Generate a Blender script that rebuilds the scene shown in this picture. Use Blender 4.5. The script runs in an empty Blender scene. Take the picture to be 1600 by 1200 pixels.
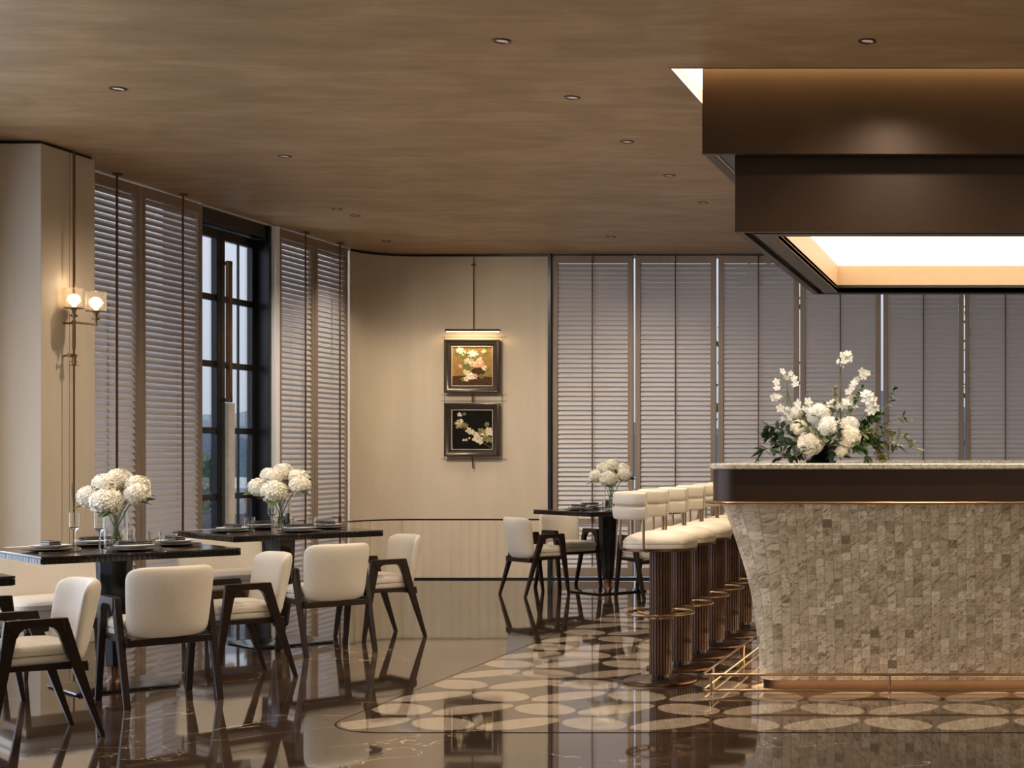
import bpy, bmesh, math, random
from mathutils import Vector, Matrix
SC = bpy.context.scene
COL = SC.collection
PI = math.pi
rnd = random.Random(7)

# ------------------------------------------------------------------ camera, world, lights, exposure
F, VX, VY, H = 2350.0, 1583.0, 706.0, 1.3
cam = bpy.data.cameras.new('camera')
cam.sensor_width = 36.0
cam.lens = F / 1600 * 36.0
cam.shift_x = -(VX - 800) / 1600
cam.shift_y = (VY - 600) / 1600
cam.clip_end = 400
camo = bpy.data.objects.new('camera', cam)
COL.objects.link(camo)
camo.location = (0, 0, H)
camo.rotation_euler = (PI / 2, 0, 0)
SC.camera = camo
SC.view_settings.view_transform = 'Standard'
SC.view_settings.look = 'None'
SC.view_settings.exposure = 0.0
SC.view_settings.gamma = 1.0
SC.view_settings.use_curve_mapping = False

W = bpy.data.worlds.new('world')
SC.world = W
W.use_nodes = True
wn = W.node_tree
wn.nodes.clear()
wo = wn.nodes.new('ShaderNodeOutputWorld')
wb = wn.nodes.new('ShaderNodeBackground')
wr = wn.nodes.new('ShaderNodeValToRGB')
wt = wn.nodes.new('ShaderNodeTexCoord')
ws = wn.nodes.new('ShaderNodeSeparateXYZ')
wn.links.new(wt.outputs['Generated'], ws.inputs[0])
wn.links.new(ws.outputs['Z'], wr.inputs[0])
wn.links.new(wr.outputs[0], wb.inputs[0])
wn.links.new(wb.outputs[0], wo.inputs[0])
wr.color_ramp.elements[0].position = 0.0
wr.color_ramp.elements[0].color = (0.56, 0.63, 0.73, 1)
wr.color_ramp.elements[1].position = 0.12
wr.color_ramp.elements[1].color = (0.74, 0.80, 0.92, 1)
wb.inputs[1].default_value = 0.9

WARM = (1.0, 0.74, 0.48)
WARM2 = (1.0, 0.845, 0.66)
COOL = (0.72, 0.82, 1.0)


def light(kind, name, loc, energy, color, target=None, **kw):
    l = bpy.data.lights.new(name, kind)
    l.energy = energy
    l.color = color
    for k, v in kw.items():
        setattr(l, k, v)
    o = bpy.data.objects.new(name, l)
    COL.objects.link(o)
    o.location = loc
    if target is not None:
        o.rotation_euler = (Vector(target) - Vector(loc)).to_track_quat('-Z', 'Y').to_euler()
    return o


# daylight through the windows of the left wall (nearer bay) and the door bay
light('AREA', 'daylight_left_bay', (-6.75, 5.6, 1.7), 160, COOL, (0, 5.6, 0.6), shape='RECTANGLE', size=7.0, size_y=2.9)
light('AREA', 'fill_rear_wall', (-0.5, -2.85, 1.7), 90, (1.0, 0.86, 0.70), (-1.5, 10, 1.0), shape='RECTANGLE', size=10.0, size_y=2.8)  # added warm fill in front of the windowless wall behind the camera
light('AREA', 'daylight_door_bay', (-9.2, 11.6, 2.2), 160, COOL, (-4, 13.6, 2.2), shape='RECTANGLE', size=2.0, size_y=3.0)


# recessed ceiling lamps: (x, y, watts)
TABLE_LAMPS = [(-4.97, 6.45, 90), (-4.97, 8.35, 90), (-4.97, 10.26, 90), (-3.77, 14.1, 60)]
ROW_LAMPS = [(-2.51, 7.38, 70), (-2.51, 8.56, 80), (-2.51, 9.78, 85), (-2.51, 10.98, 90), (-2.51, 12.17, 25), (-0.716, 7.38, 95)]
WALL_LAMPS = [(-5.62, 12.5, 0), (-5.62, 12.85, 0), (-6.0, 14.4, 45)]
UNSEEN_LAMPS = [(-4.97, 3.0, 20), (-2.5, 4.5, 40), (0.5, 4.5, 60), (-2.5, 1.5, 60), (0.9, 7.38, 95)]  # unseen ambient spots without fixtures; the last added to brighten the bar's floor
CEIL = 3.318
for i, (x, y, e) in enumerate(TABLE_LAMPS + ROW_LAMPS + WALL_LAMPS + UNSEEN_LAMPS):
    if e:
        light('SPOT', 'downlight_beam', (x, y, CEIL - 0.03), e * 1.5, WARM2, (x, y, 0), spot_size=math.radians(114 if y > 14.2 else 150), spot_blend=1.0, shadow_soft_size=0.04)
# the close pair near the door is tilted towards the back wall
light('SPOT', 'downlight_beam', (-5.62, 12.5, CEIL - 0.03), 225, WARM2, (-5.8, 15.3, -0.6), spot_size=math.radians(95), spot_blend=1.0, shadow_soft_size=0.06)
light('SPOT', 'downlight_beam', (-5.62, 12.85, CEIL - 0.03), 125, WARM2, (-5.0, 15.35, 1.5), spot_size=math.radians(84), spot_blend=1.0, shadow_soft_size=0.06)
for x_ in (-3.6, -2.51, -0.9, 0.9):  # unseen spots added to light the back shutters, besides the row's last lamp
    light('SPOT', 'downlight_beam', (x_, 12.17, CEIL - 0.03), 48, (1.0, 0.90, 0.80), (x_, 15.35, 1.25), spot_size=math.radians(84), spot_blend=1.0, shadow_soft_size=0.06)
# warm light strips under the bar's stone lip
LEDC = (1.0, 0.66, 0.34)
light('AREA', 'bar_strip_front', (0.6, 8.206, 0.050), 22, LEDC, (0.6, 8.2152, 0.0), shape='RECTANGLE', size=3.9, size_y=0.02)
light('AREA', 'bar_strip_side', (-1.395, 9.8, 0.050), 9, LEDC, (-1.45, 9.8, 0.0), shape='RECTANGLE', size=3.0, size_y=0.02)

# ------------------------------------------------------------------ materials


class G:
    def __init__(s, name):
        s.m = bpy.data.materials.new(name)
        s.m.use_nodes = True
        s.t = s.m.node_tree
        s.b = s.t.nodes['Principled BSDF']
        s.out = s.t.nodes['Material Output']
        s.tc = None

    def set(s, sock, v):
        if isinstance(v, bpy.types.NodeSocket):
            s.t.links.new(v, sock)
        elif isinstance(v, (tuple, list)):
            v = tuple(v)
            if sock.type == 'RGBA' and len(v) == 3:
                v = v + (1,)
            sock.default_value = v
        else:
            sock.default_value = v

    def co(s, kind='Object'):
        if s.tc is None:
            s.tc = s.t.nodes.new('ShaderNodeTexCoord')
        return s.tc.outputs[kind]

    def math(s, op, a, b=0.0, c=None, clamp=False):
        n = s.t.nodes.new('ShaderNodeMath')
        n.operation = op
        n.use_clamp = clamp
        s.set(n.inputs[0], a)
        s.set(n.inputs[1], b)
        if c is not None:
            s.set(n.inputs[2], c)
        return n.outputs[0]

    def xyz(s, v):
        n = s.t.nodes.new('ShaderNodeSeparateXYZ')
        s.set(n.inputs[0], v)
        return n.outputs[0], n.outputs[1], n.outputs[2]

    def comb(s, x=0.0, y=0.0, z=0.0):
        n = s.t.nodes.new('ShaderNodeCombineXYZ')
        for i, v in enumerate((x, y, z)):
            s.set(n.inputs[i], v)
        return n.outputs[0]

    def map(s, v, scale=(1, 1, 1), loc=(0, 0, 0), rot=(0, 0, 0)):
        n = s.t.nodes.new('ShaderNodeMapping')
        s.set(n.inputs[0], v)
        n.inputs['Scale'].default_value = scale
        n.inputs['Location'].default_value = loc
        n.inputs['Rotation'].default_value = rot
        return n.outputs[0]

    def noise(s, v, scale=5, detail=4, rough=0.5, dist=0.0):
        n = s.t.nodes.new('ShaderNodeTexNoise')
        s.set(n.inputs['Vector'], v)
        n.inputs['Scale'].default_value = scale
        n.inputs['Detail'].default_value = detail
        n.inputs['Roughness'].default_value = rough
        n.inputs['Distortion'].default_value = dist
        return n.outputs['Fac']

    def white(s, v):
        n = s.t.nodes.new('ShaderNodeTexWhiteNoise')
        n.noise_dimensions = '3D'
        s.set(n.inputs['Vector'], v)
        return n.outputs['Value']

    def ramp(s, f, stops):
        n = s.t.nodes.new('ShaderNodeValToRGB')
        s.set(n.inputs[0], f)
        e = n.color_ramp.elements
        while len(e) < len(stops):
            e.new(0.5)
        for el, (p, c) in zip(e, stops):
            el.position = p
            el.color = tuple(c) + (1,) if len(c) == 3 else c
        return n.outputs[0]

    def mix(s, f, a, b):
        n = s.t.nodes.new('ShaderNodeMix')
        n.data_type = 'RGBA'
        s.set(n.inputs[0], f)
        s.set(n.inputs[6], a)
        s.set(n.inputs[7], b)
        return n.outputs[2]

    def bump(s, h, strength=0.2, dist=0.01):
        n = s.t.nodes.new('ShaderNodeBump')
        n.inputs['Strength'].default_value = strength
        n.inputs['Distance'].default_value = dist
        s.set(n.inputs['Height'], h)
        s.t.links.new(n.outputs[0], s.b.inputs['Normal'])

    def p(s, **kw):
        for k, v in kw.items():
            s.set(s.b.inputs[{'col': 'Base Color', 'rough': 'Roughness', 'metal': 'Metallic', 'ior': 'IOR',
                              'coat': 'Coat Weight', 'coatr': 'Coat Roughness', 'trans': 'Transmission Weight',
                              'alpha': 'Alpha', 'emc': 'Emission Color', 'ems': 'Emission Strength',
                              'spec': 'Specular IOR Level', 'sheen': 'Sheen Weight', 'sss': 'Subsurface Weight'}[k]], v)
        return s.m


def simple(name, col, rough=0.5, metal=0.0, var=0.12, scale=14, bump=0.0, stretch=(1, 1, 1), **kw):
    g = G(name)
    n = g.noise(g.map(g.co(), stretch), scale, 4, 0.6)
    lo = tuple(c * (1 - var) for c in col)
    hi = tuple(min(1, c * (1 + var)) for c in col)
    c = g.ramp(n, [(0.3, lo), (0.7, hi)])
    if bump:
        g.bump(n, bump, 0.004)
    return g.p(col=c, rough=rough, metal=metal, **kw)


def emis(name, col, strength):
    g = G(name)
    return g.p(col=(0.8, 0.8, 0.8), emc=col, ems=strength)


M = {}
M['cream'] = simple('cream_leather', (0.555, 0.485, 0.395), 0.5, var=0.04, scale=60, bump=0.05)
M['wood'] = simple('espresso_wood', (0.016, 0.008, 0.005), 0.33, var=0.35, scale=10, stretch=(1, 1, 8), spec=0.22)
M['walnut'] = simple('walnut_slats', (0.085, 0.036, 0.018), 0.45, var=0.25, scale=18, stretch=(1, 1, 0.2))
M['bronze'] = simple('dark_bronze', (0.040, 0.019, 0.008), 0.38, 0.4, var=0.1, scale=5)
M['brass'] = simple('aged_brass', (0.30, 0.19, 0.11), 0.30, 1.0, var=0.1)
M['copper'] = simple('brown_metal', (0.16, 0.085, 0.05), 0.3, 0.9, var=0.1)
M['black'] = simple('black_metal', (0.012, 0.012, 0.014), 0.3, 0.3, var=0.2)
M['blackgloss'] = simple('black_lacquer', (0.010, 0.008, 0.007), 0.12, 0.0, var=0.2)
M['louver'] = simple('grey_louver', (0.50, 0.465, 0.455), 0.5, var=0.03, scale=30)
M['shframe'] = simple('taupe_oak', (0.27, 0.195, 0.14), 0.5, var=0.08, scale=20, stretch=(1, 1, 0.1))
M['white'] = simple('white_ceramic', (0.75, 0.72, 0.66), 0.2, var=0.03)
M['dark'] = simple('dark_ceramic', (0.03, 0.025, 0.022), 0.3, var=0.2)
M['linen'] = simple('linen_napkin', (0.62, 0.56, 0.48), 0.8, var=0.05, scale=80)
M['bloom'] = simple('cream_petal', (0.86, 0.81, 0.68), 0.6, var=0.08, scale=30)
M['bloomw'] = simple('white_petal', (0.88, 0.86, 0.80), 0.6, var=0.05, scale=30)
M['leaf'] = simple('green_leaf', (0.075, 0.13, 0.035), 0.5, var=0.45, scale=25)
M['leafd'] = simple('dark_leaf', (0.030, 0.060, 0.028), 0.45, var=0.4, scale=25)
M['leafy'] = simple('olive_leaf', (0.16, 0.17, 0.05), 0.5, var=0.4, scale=25)
M['stem'] = simple('green_stem', (0.12, 0.16, 0.05), 0.5, var=0.3)
M['terra'] = simple('terracotta', (0.45, 0.24, 0.11), 0.6, var=0.15)
M['bulb'] = emis('lamp_bulb', (1.0, 0.74, 0.45), 5.0)
M['diffuser'] = emis('light_diffuser', (1.0, 0.90, 0.74), 2.7)
M['cove'] = emis('cove_light', (1.0, 0.80, 0.42), 12.0)
M['cover'] = emis('lamp_lens', (1.0, 0.75, 0.5), 0.08)
M['led'] = emis('led_strip', (1.0, 0.66, 0.34), 14.0)
M['picled'] = emis('picture_led', (1.0, 0.74, 0.42), 8.0)
g = G('clear_glass')
M['glass'] = g.p(col=(0.98, 0.99, 0.98), rough=0.0, trans=1.0, ior=1.25)
g = G('water')
M['water'] = g.p(col=(0.93, 0.95, 0.86), rough=0.0, trans=1.0, ior=1.04)
g = G('window_pane')
M['pane'] = g.p(col=(0.95, 0.98, 1.0), rough=0.01, trans=1.0, ior=1.08, alpha=0.25)
g = G('crackle_glass')
g.bump(g.noise(g.co(), 90, 3, 0.6), 0.8, 0.003)
M['crackle'] = g.p(col=(1, 0.93, 0.82), rough=0.15, trans=1.0, ior=1.3, alpha=0.55, emc=(1.0, 0.72, 0.4), ems=0.12)

# plaster walls with a fine vertical grain
g = G('limewash_wall')
v = g.map(g.co(), (1, 1, 0.16))
n1 = g.noise(v, 2.2, 5, 0.6, 0.6)
n2 = g.noise(g.map(g.co(), (1, 1, 0.05)), 60, 3, 0.6)
n3 = g.noise(g.co(), 3.0, 6, 0.7, 0.5)
c = g.ramp(n1, [(0.25, (0.50, 0.418, 0.315)), (0.75, (0.62, 0.533, 0.415))])
c = g.mix(g.math('MULTIPLY', n2, 0.25), c, (0.42, 0.33, 0.25))
c = g.mix(g.math('MULTIPLY', g.math('GREATER_THAN', n3, 0.62), 0.05), c, (0.75, 0.66, 0.55))
g.bump(n2, 0.05, 0.003)
M['wall'] = g.p(col=c, rough=0.55)

# ceiling: brushed bronze-gold plaster, semi gloss
g = G('brushed_gold_ceiling')
x, y, z = g.xyz(g.co())
v = g.comb(g.math('MULTIPLY', x, 0.8), g.math('MULTIPLY', y, 1.3), 0.0)
n1 = g.noise(v, 1.5, 7, 0.62, 0.8)
n2 = g.noise(g.comb(g.math('MULTIPLY', x, 0.6), g.math('MULTIPLY', y, 3.0), 3.0), 2.6, 6, 0.65, 0.5)
n = g.math('ADD', g.math('MULTIPLY', n1, 0.55), g.math('MULTIPLY', n2, 0.45))
c = g.ramp(n, [(0.32, (0.27, 0.172, 0.085)), (0.5, (0.36, 0.240, 0.128)), (0.68, (0.48, 0.335, 0.190))])
r = g.ramp(n, [(0.35, (0.48,) * 3), (0.65, (0.42,) * 3)])
g.bump(n2, 0.08, 0.01)
M['ceiling'] = g.p(col=c, rough=r, metal=0.12)

# floor: dark polished marble with an inlaid field of leaf shapes round the bar
g = G('polished_marble_floor')
co = g.co()
x, y, z = g.xyz(co)
nb = g.noise(g.map(co, (1, 1, 1)), 1.3, 6, 0.6, 0.8)
base = g.ramp(nb, [(0.3, (0.020, 0.012, 0.008)), (0.7, (0.060, 0.038, 0.025))])
nv = g.noise(g.map(co, (0.8, 1.3, 1), (3, 1, 0), (0, 0, 0.5)), 0.75, 5, 0.55, 1.2)
vein = g.math('LESS_THAN', g.math('ABSOLUTE', g.math('SUBTRACT', nv, 0.5)), 0.0020)
brk = g.math('GREATER_THAN', g.noise(co, 1.2, 2, 0.5), 0.47)
vein = g.math('MULTIPLY', vein, brk)
base = g.mix(g.math('MULTIPLY', vein, 0.8), base, (0.45, 0.33, 0.23))
# inlaid field
hx, hy, rr = 5.0, 2.9, 0.35
qx = g.math('SUBTRACT', g.math('ABSOLUTE', g.math('SUBTRACT', x, -3.26 + hx)), hx - rr)
qy = g.math('SUBTRACT', g.math('ABSOLUTE', g.math('SUBTRACT', y, 6.96 + hy)), hy - rr)
mx = g.math('MAXIMUM', qx, 0)
my = g.math('MAXIMUM', qy, 0)
sd = g.math('SUBTRACT', g.math('SQRT', g.math('ADD', g.math('MULTIPLY', mx, mx), g.math('MULTIPLY', my, my))), rr)
inside = g.math('LESS_THAN', sd, -0.02)
line = g.math('LESS_THAN', g.math('ABSOLUTE', sd), g.math('ADD', 0.004, g.math('MULTIPLY', g.math('LESS_THAN', y, 7.0), 0.009)))
u = g.math('DIVIDE', g.math('ADD', x, 0.371), 0.3625)
w = g.math('DIVIDE', g.math('SUBTRACT', y, 6.99), 0.405)
iu = g.math('FLOOR', u)
iw = g.math('FLOOR', w)
par = g.math('FLOORED_MODULO', g.math('ADD', iu, iw), 2.0)
sg = g.math('SUBTRACT', 1.0, g.math('MULTIPLY', par, 2.0))
fu = g.math('MULTIPLY', g.math('MULTIPLY', g.math('SUBTRACT', g.math('SUBTRACT', u, iu), 0.5), 0.3625), sg)
fw = g.math('MULTIPLY', g.math('SUBTRACT', g.math('SUBTRACT', w, iw), 0.5), 0.405)
a = g.math('DIVIDE', g.math('MULTIPLY', g.math('ADD', fu, fw), 0.7071), 0.205)
b = g.math('DIVIDE', g.math('MULTIPLY', g.math('SUBTRACT', fu, fw), 0.7071), 0.124)
ell = g.math('ADD', g.math('POWER', g.math('ABSOLUTE', a), 2.0), g.math('POWER', g.math('ABSOLUTE', b), 2.1))
leaf = g.math('MULTIPLY', g.math('LESS_THAN', ell, 1.0), inside)
ln = g.noise(co, 16, 6, 0.7, 0.6)
lcol = g.ramp(ln, [(0.3, (0.20, 0.15, 0.105)), (0.7, (0.34, 0.27, 0.20))])
col = g.mix(leaf, base, lcol)
col = g.mix(line, col, (0.02, 0.012, 0.008))
wob = g.noise(g.map(co, (1, 0.5, 1)), 1.6, 2, 0.4)
g.bump(wob, 0.04, 0.02)
M['floor'] = g.p(col=col, rough=0.035, ior=2.7, spec=g.math('MULTIPLY', g.math('SUBTRACT', 1.0, line), 0.5))

# split-face mosaic stone on the bar (uses UV in metres)
g = G('stone_mosaic')
u, v, _ = g.xyz(g.co('UV'))
cw, ch = 0.0478, 0.045
cu = g.math('FLOOR', g.math('DIVIDE', u, cw))
off = g.white(g.comb(cu, 7.0, 0.0))
vv = g.math('DIVIDE', g.math('ADD', v, g.math('MULTIPLY', g.math('FLOOR', g.math('MULTIPLY', off, 4)), ch / 4)), ch)
cv = g.math('FLOOR', vv)
idv = g.white(g.comb(cu, cv, 1.0))
# a third of the tiles fuse with the one above
fuse = g.math('GREATER_THAN', g.white(g.comb(cu, g.math('FLOOR', g.math('DIVIDE', vv, 2.0)), 5.0)), 0.72)
cv2 = g.math('FLOOR', g.math('DIVIDE', vv, 2.0))
id2 = g.white(g.comb(cu, cv2, 3.0))
rid = g.math('ADD', g.math('MULTIPLY', idv, g.math('SUBTRACT', 1.0, fuse)), g.math('MULTIPLY', id2, fuse))
tile = g.ramp(rid, [(0.0, (0.22, 0.165, 0.11)), (0.02, (0.41, 0.33, 0.215)), (0.08, (0.53, 0.435, 0.295)), (0.6, (0.64, 0.535, 0.375)), (0.88, (0.75, 0.645, 0.475)), (1.0, (0.84, 0.74, 0.57))])
sv = g.comb(g.math('ADD', g.math('MULTIPLY', u, 0.8), g.math('MULTIPLY', rid, 9.0)), g.math('ADD', g.math('MULTIPLY', v, 1.4), g.math('MULTIPLY', u, -0.8)), g.math('MULTIPLY', rid, 5.0))
sn = g.noise(sv, 26, 6, 0.66, 1.2)
tile = g.mix(g.ramp(sn, [(0.32, (0.95,) * 3), (0.52, (0.0,) * 3)]), tile, (0.16, 0.10, 0.055))
tile = g.mix(g.ramp(sn, [(0.60, (0.0,) * 3), (0.75, (0.35,) * 3)]), tile, (0.80, 0.70, 0.58))
fu = g.math('SUBTRACT', g.math('DIVIDE', u, cw), cu)
fv = g.math('SUBTRACT', vv, cv)
gu = g.math('LESS_THAN', g.math('MINIMUM', fu, g.math('SUBTRACT', 1.0, fu)), 0.03)
gv = g.math('MULTIPLY', g.math('LESS_THAN', g.math('MINIMUM', fv, g.math('SUBTRACT', 1.0, fv)), 0.018), g.math('SUBTRACT', 1.0, fuse))
gr = g.math('MAXIMUM', gu, gv)
tile = g.mix(g.math('MULTIPLY', gr, 0.6), tile, (0.22, 0.165, 0.12))
hgt = g.math('SUBTRACT', g.math('ADD', g.math('MULTIPLY', sn, 0.8), g.math('MULTIPLY', rid, 0.5)), gr)
g.bump(hgt, 0.5, 0.006)
M['mosaic'] = g.p(col=tile, rough=0.5)

g = G('granite_top')
n1 = g.noise(g.co(), 45, 6, 0.75, 0.5)
M['granite'] = g.p(col=g.ramp(n1, [(0.35, (0.20, 0.16, 0.12)), (0.5, (0.52, 0.46, 0.38)), (0.7, (0.72, 0.66, 0.57))]), rough=0.15)
g = G('table_marble')
n1 = g.noise(g.co(), 3, 6, 0.6, 1.0)
vn = g.math('LESS_THAN', g.math('ABSOLUTE', g.math('SUBTRACT', n1, 0.5)), 0.006)
M['tabletop'] = g.p(col=g.mix(g.math('MULTIPLY', vn, 0.5), (0.022, 0.014, 0.011), (0.2, 0.14, 0.1)), rough=0.13)

# ------------------------------------------------------------------ mesh helpers


class MB:
    def __init__(s):
        s.bm = bmesh.new()

    def face(s, vs, mi=0, smooth=False):
        try:
            f = s.bm.faces.new(vs)
            f.material_index = mi
            f.smooth = smooth
            return f
        except ValueError:
            return None

    def box(s, x0, x1, y0, y1, z0, z1, mi=0, rot=0.0, piv=(0, 0)):
        c, sn = math.cos(rot), math.sin(rot)
        P = []
        for z in (z0, z1):
            for x, y in ((x0, y0), (x1, y0), (x1, y1), (x0, y1)):
                dx, dy = x - piv[0], y - piv[1]
                P.append(s.bm.verts.new((piv[0] + dx * c - dy * sn, piv[1] + dx * sn + dy * c, z)))
        for q in ((0, 3, 2, 1), (4, 5, 6, 7), (0, 1, 5, 4), (1, 2, 6, 5), (2, 3, 7, 6), (3, 0, 4, 7)):
            s.face([P[i] for i in q], mi)
        return s

    def loops(s, L, closed=True, cap0=True, cap1=True, mi=0, smooth=True):
        """skin a list of point loops"""
        V = [[s.bm.verts.new(p) for p in lp] for lp in L]
        n = len(V[0])
        for a, b in zip(V, V[1:]):
            for i in range(n if closed else n - 1):
                j = (i + 1) % n
                s.face([a[i], a[j], b[j], b[i]], mi, smooth)
        if cap0:
            s.face(V[0][::-1], mi)
        if cap1:
            s.face(V[-1], mi)
        return V

    def lathe(s, prof, c=(0, 0, 0), n=24, mi=0, cap0=True, cap1=True, smooth=True):
        L = [[(c[0] + r * math.cos(2 * PI * i / n), c[1] + r * math.sin(2 * PI * i / n), c[2] + z) for i in range(n)] for r, z in prof]
        s.loops(L, True, cap0, cap1, mi, smooth)
        return s

    def tube(s, pts, r, n=8, mi=0, closed=False, smooth=True):
        pts = [Vector(p) for p in pts]
        rs = r if isinstance(r, (list, tuple)) else [r] * len(pts)
        L = []
        k = len(pts)
        for i, p in enumerate(pts):
            if closed:
                d = pts[(i + 1) % k] - pts[i - 1]
            else:
                d = pts[min(i + 1, k - 1)] - pts[max(i - 1, 0)]
            d.normalize()
            up = Vector((0, 0, 1)) if abs(d.z) < 0.95 else Vector((0, 1, 0))
            a = d.cross(up).normalized()
            b = a.cross(d).normalized()
            L.append([p + (a * math.cos(2 * PI * j / n) + b * math.sin(2 * PI * j / n)) * rs[i] for j in range(n)])
        if closed:
            L.append(L[0])
        s.loops(L, True, not closed, not closed, mi, smooth)
        return s

    def prism(s, poly, axis, a, b, mi=0):
        """poly: 2D points; axis 'y' -> (x,z) polygon extruded along y from a to b; 'z' -> (x,y) along z; 'x' -> (y,z) along x"""
        def pt(p, t):
            return (p[0], t, p[1]) if axis == 'y' else (p[0], p[1], t) if axis == 'z' else (t, p[0], p[1])
        A = [s.bm.verts.new(pt(p, a)) for p in poly]
        B = [s.bm.verts.new(pt(p, b)) for p in poly]
        n = len(poly)
        s.face(A, mi)
        s.face(B[::-1], mi)
        for i in range(n):
            j = (i + 1) % n
            s.face([A[i], B[i], B[j], A[j]], mi)
        return s

    def build(s, name, mat, parent=None, bevel=0.0, seg=2, loc=None, shade=None):
        bmesh.ops.remove_doubles(s.bm, verts=s.bm.verts, dist=1e-6)
        bmesh.ops.recalc_face_normals(s.bm, faces=s.bm.faces)
        me = bpy.data.meshes.new(name)
        s.bm.to_mesh(me)
        s.bm.free()
        me.set_sharp_from_angle(angle=math.radians(38))
        for m in (mat if isinstance(mat, (list, tuple)) else [mat]):
            me.materials.append(M[m] if isinstance(m, str) else m)
        o = bpy.data.objects.new(name, me)
        COL.objects.link(o)
        if parent is not None:
            o.parent = parent
        if loc is not None:
            o.location = loc
        if bevel:
            b = o.modifiers.new('bevel', 'BEVEL')
            b.width = bevel
            b.segments = seg
            b.limit_method = 'ANGLE'
            b.angle_limit = math.radians(40)
        return o


def tag(o, label, cat, group=None):
    o['label'] = label
    o['category'] = cat
    if group:
        o['group'] = group
    return o


def thing(name, label, cat, loc=(0, 0, 0), rz=0.0, group=None):
    o = bpy.data.objects.new(name, None)
    COL.objects.link(o)
    o.location = loc
    o.rotation_euler = (0, 0, rz)
    o.empty_display_size = 0.1
    return tag(o, label, cat, group)


def struct(name, mb, mat, **kw):
    o = mb.build(name, mat, **kw)
    o['kind'] = 'structure'
    return o


def kids(o):
    return [c for c in bpy.data.objects if c.parent is o]


def dup(root, loc, rz, label, group=None):
    def cp(o, par):
        c = o.copy()
        COL.objects.link(c)
        c.parent = par
        for k in TREE.get(o.name, []):
            cp(k, c)
        return c
    r = cp(root, None)
    r.location = loc
    r.rotation_euler = (0, 0, rz)
    r['label'] = label
    if group:
        r['group'] = group
    return r


TREE = {}


def learn(root):
    """remember a prototype's children once so that copying is quick"""
    ks = kids(root)
    TREE[root.name] = ks
    for k in ks:
        learn(k)
    return root


def se_loop(hx, hy, z, n=40, e=4.0, cx=0.0, cy=0.0):
    out = []
    for i in range(n):
        t = 2 * PI * i / n
        c, s_ = math.cos(t), math.sin(t)
        out.append((cx + hx * math.copysign(abs(c) ** (2 / e), c), cy + hy * math.copysign(abs(s_) ** (2 / e), s_), z))
    return out


def rrect(x0, x1, y0, y1, r, n=8):
    """rounded rectangle outline, counter-clockwise"""
    P = []
    for cx, cy, a0 in ((x1 - r, y0 + r, -PI / 2), (x1 - r, y1 - r, 0), (x0 + r, y1 - r, PI / 2), (x0 + r, y0 + r, PI)):
        for i in range(n + 1):
            a = a0 + PI / 2 * i / n
            P.append((cx + r * math.cos(a), cy + r * math.sin(a)))
    return P


# ------------------------------------------------------------------ room shell
BY = 15.35       # back wall
LX = -6.57       # left wall plane
RX = 6.0
FY = -3.0
mb = MB()
mb.box(-7.2, RX + 0.2, FY - 0.2, BY + 0.35, -0.12, 0.0)
struct('floor', mb, 'floor')

# ceiling with the opening over the bar
OX0, OX1, OY0, OY1 = -1.81, 3.0, 7.90, 11.75
mb = MB()
for x0, x1, y0, y1 in ((-7.0, RX + .2, FY - .2, OY0), (-7.0, RX + .2, OY1, BY + .35), (-7.0, OX0, OY0, OY1), (OX1, RX + .2, OY0, OY1)):
    mb.box(x0, x1, y0, y1, CEIL, CEIL + 0.03)
struct('ceiling', mb, 'ceiling')

# back wall: plaster panel with a rounded corner joining the left wall, wainscot and groove
R = 0.45
arc = [(LX, 14.9)] + [(LX + R - R * math.cos(t), BY - R + R * math.sin(t)) for t in [PI / 2 * i / 12 for i in range(1, 13)]] + [(-4.74, BY)]


def wallstrip(path, z0, z1, th=0.1):
    m = MB()
    L = []
    n = len(path)
    outer = []
    for i, (px, py) in enumerate(path):
        a = path[max(i - 1, 0)]
        b = path[min(i + 1, n - 1)]
        d = Vector((b[0] - a[0], b[1] - a[1])).normalized()
        outer.append((px - d.y * th, py + d.x * th))
    for z in (z0, z1):
        L.append([(p[0], p[1], z) for p in path] + [(p[0], p[1], z) for p in reversed(outer)])
    m.loops(L, True, True, True, smooth=False)
    return m


GZ = 0.608
struct('wall_back', wallstrip(arc, GZ + 0.008, CEIL - 0.025, 0.2), 'wall')
# fluted wainscot follows the same line
fl = []
s_acc = 0.0
prev = arc[0]
dense = []
for a_, b_ in zip(arc, arc[1:]):
    k = max(1, int(math.dist(a_, b_) / 0.012))
    for i in range(k):
        t = i / k
        dense.append((a_[0] + (b_[0] - a_[0]) * t, a_[1] + (b_[1] - a_[1]) * t, Vector((b_[0] - a_[0], b_[1] - a_[1])).normalized()))
pitch = 0.098
for i, (px, py, d) in enumerate(dense):
    if i:
        s_acc += math.dist((px, py), dense[i - 1][:2])
    ph = (s_acc / pitch) % 1.0
    o_ = 0.016 * math.sqrt(max(0, 1 - (2 * ph - 1) ** 2)) * 1.0
    fl.append((px + d.y * (o_ + 0.0) - d.y * 0.008, py - d.x * o_ + d.x * 0.008))
m_ = wallstrip(fl, 0.015, GZ - 0.008, 0.1)
struct('trim_1', m_, 'wall')
struct('trim_2', wallstrip([(p[0] - 0.03 * 0, p[1] + 0.02) for p in arc], GZ - 0.02, GZ + 0.02, 0.06), 'bronze')
struct('baseboard_back', wallstrip([(p[0] + (0.015 if p[0] < -6.4 else 0), p[1] - 0.015) for p in arc], 0.0, 0.016, 0.03), 'black')
struct('trim_3', wallstrip([(p[0], p[1] + 0.02) for p in arc], CEIL - 0.03, CEIL, 0.06), 'black')
mb = MB()
mb.box(-4.74, -4.71, BY - 0.03, BY + 0.1, 0, CEIL)
struct('trim_4', mb, 'black')
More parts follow.
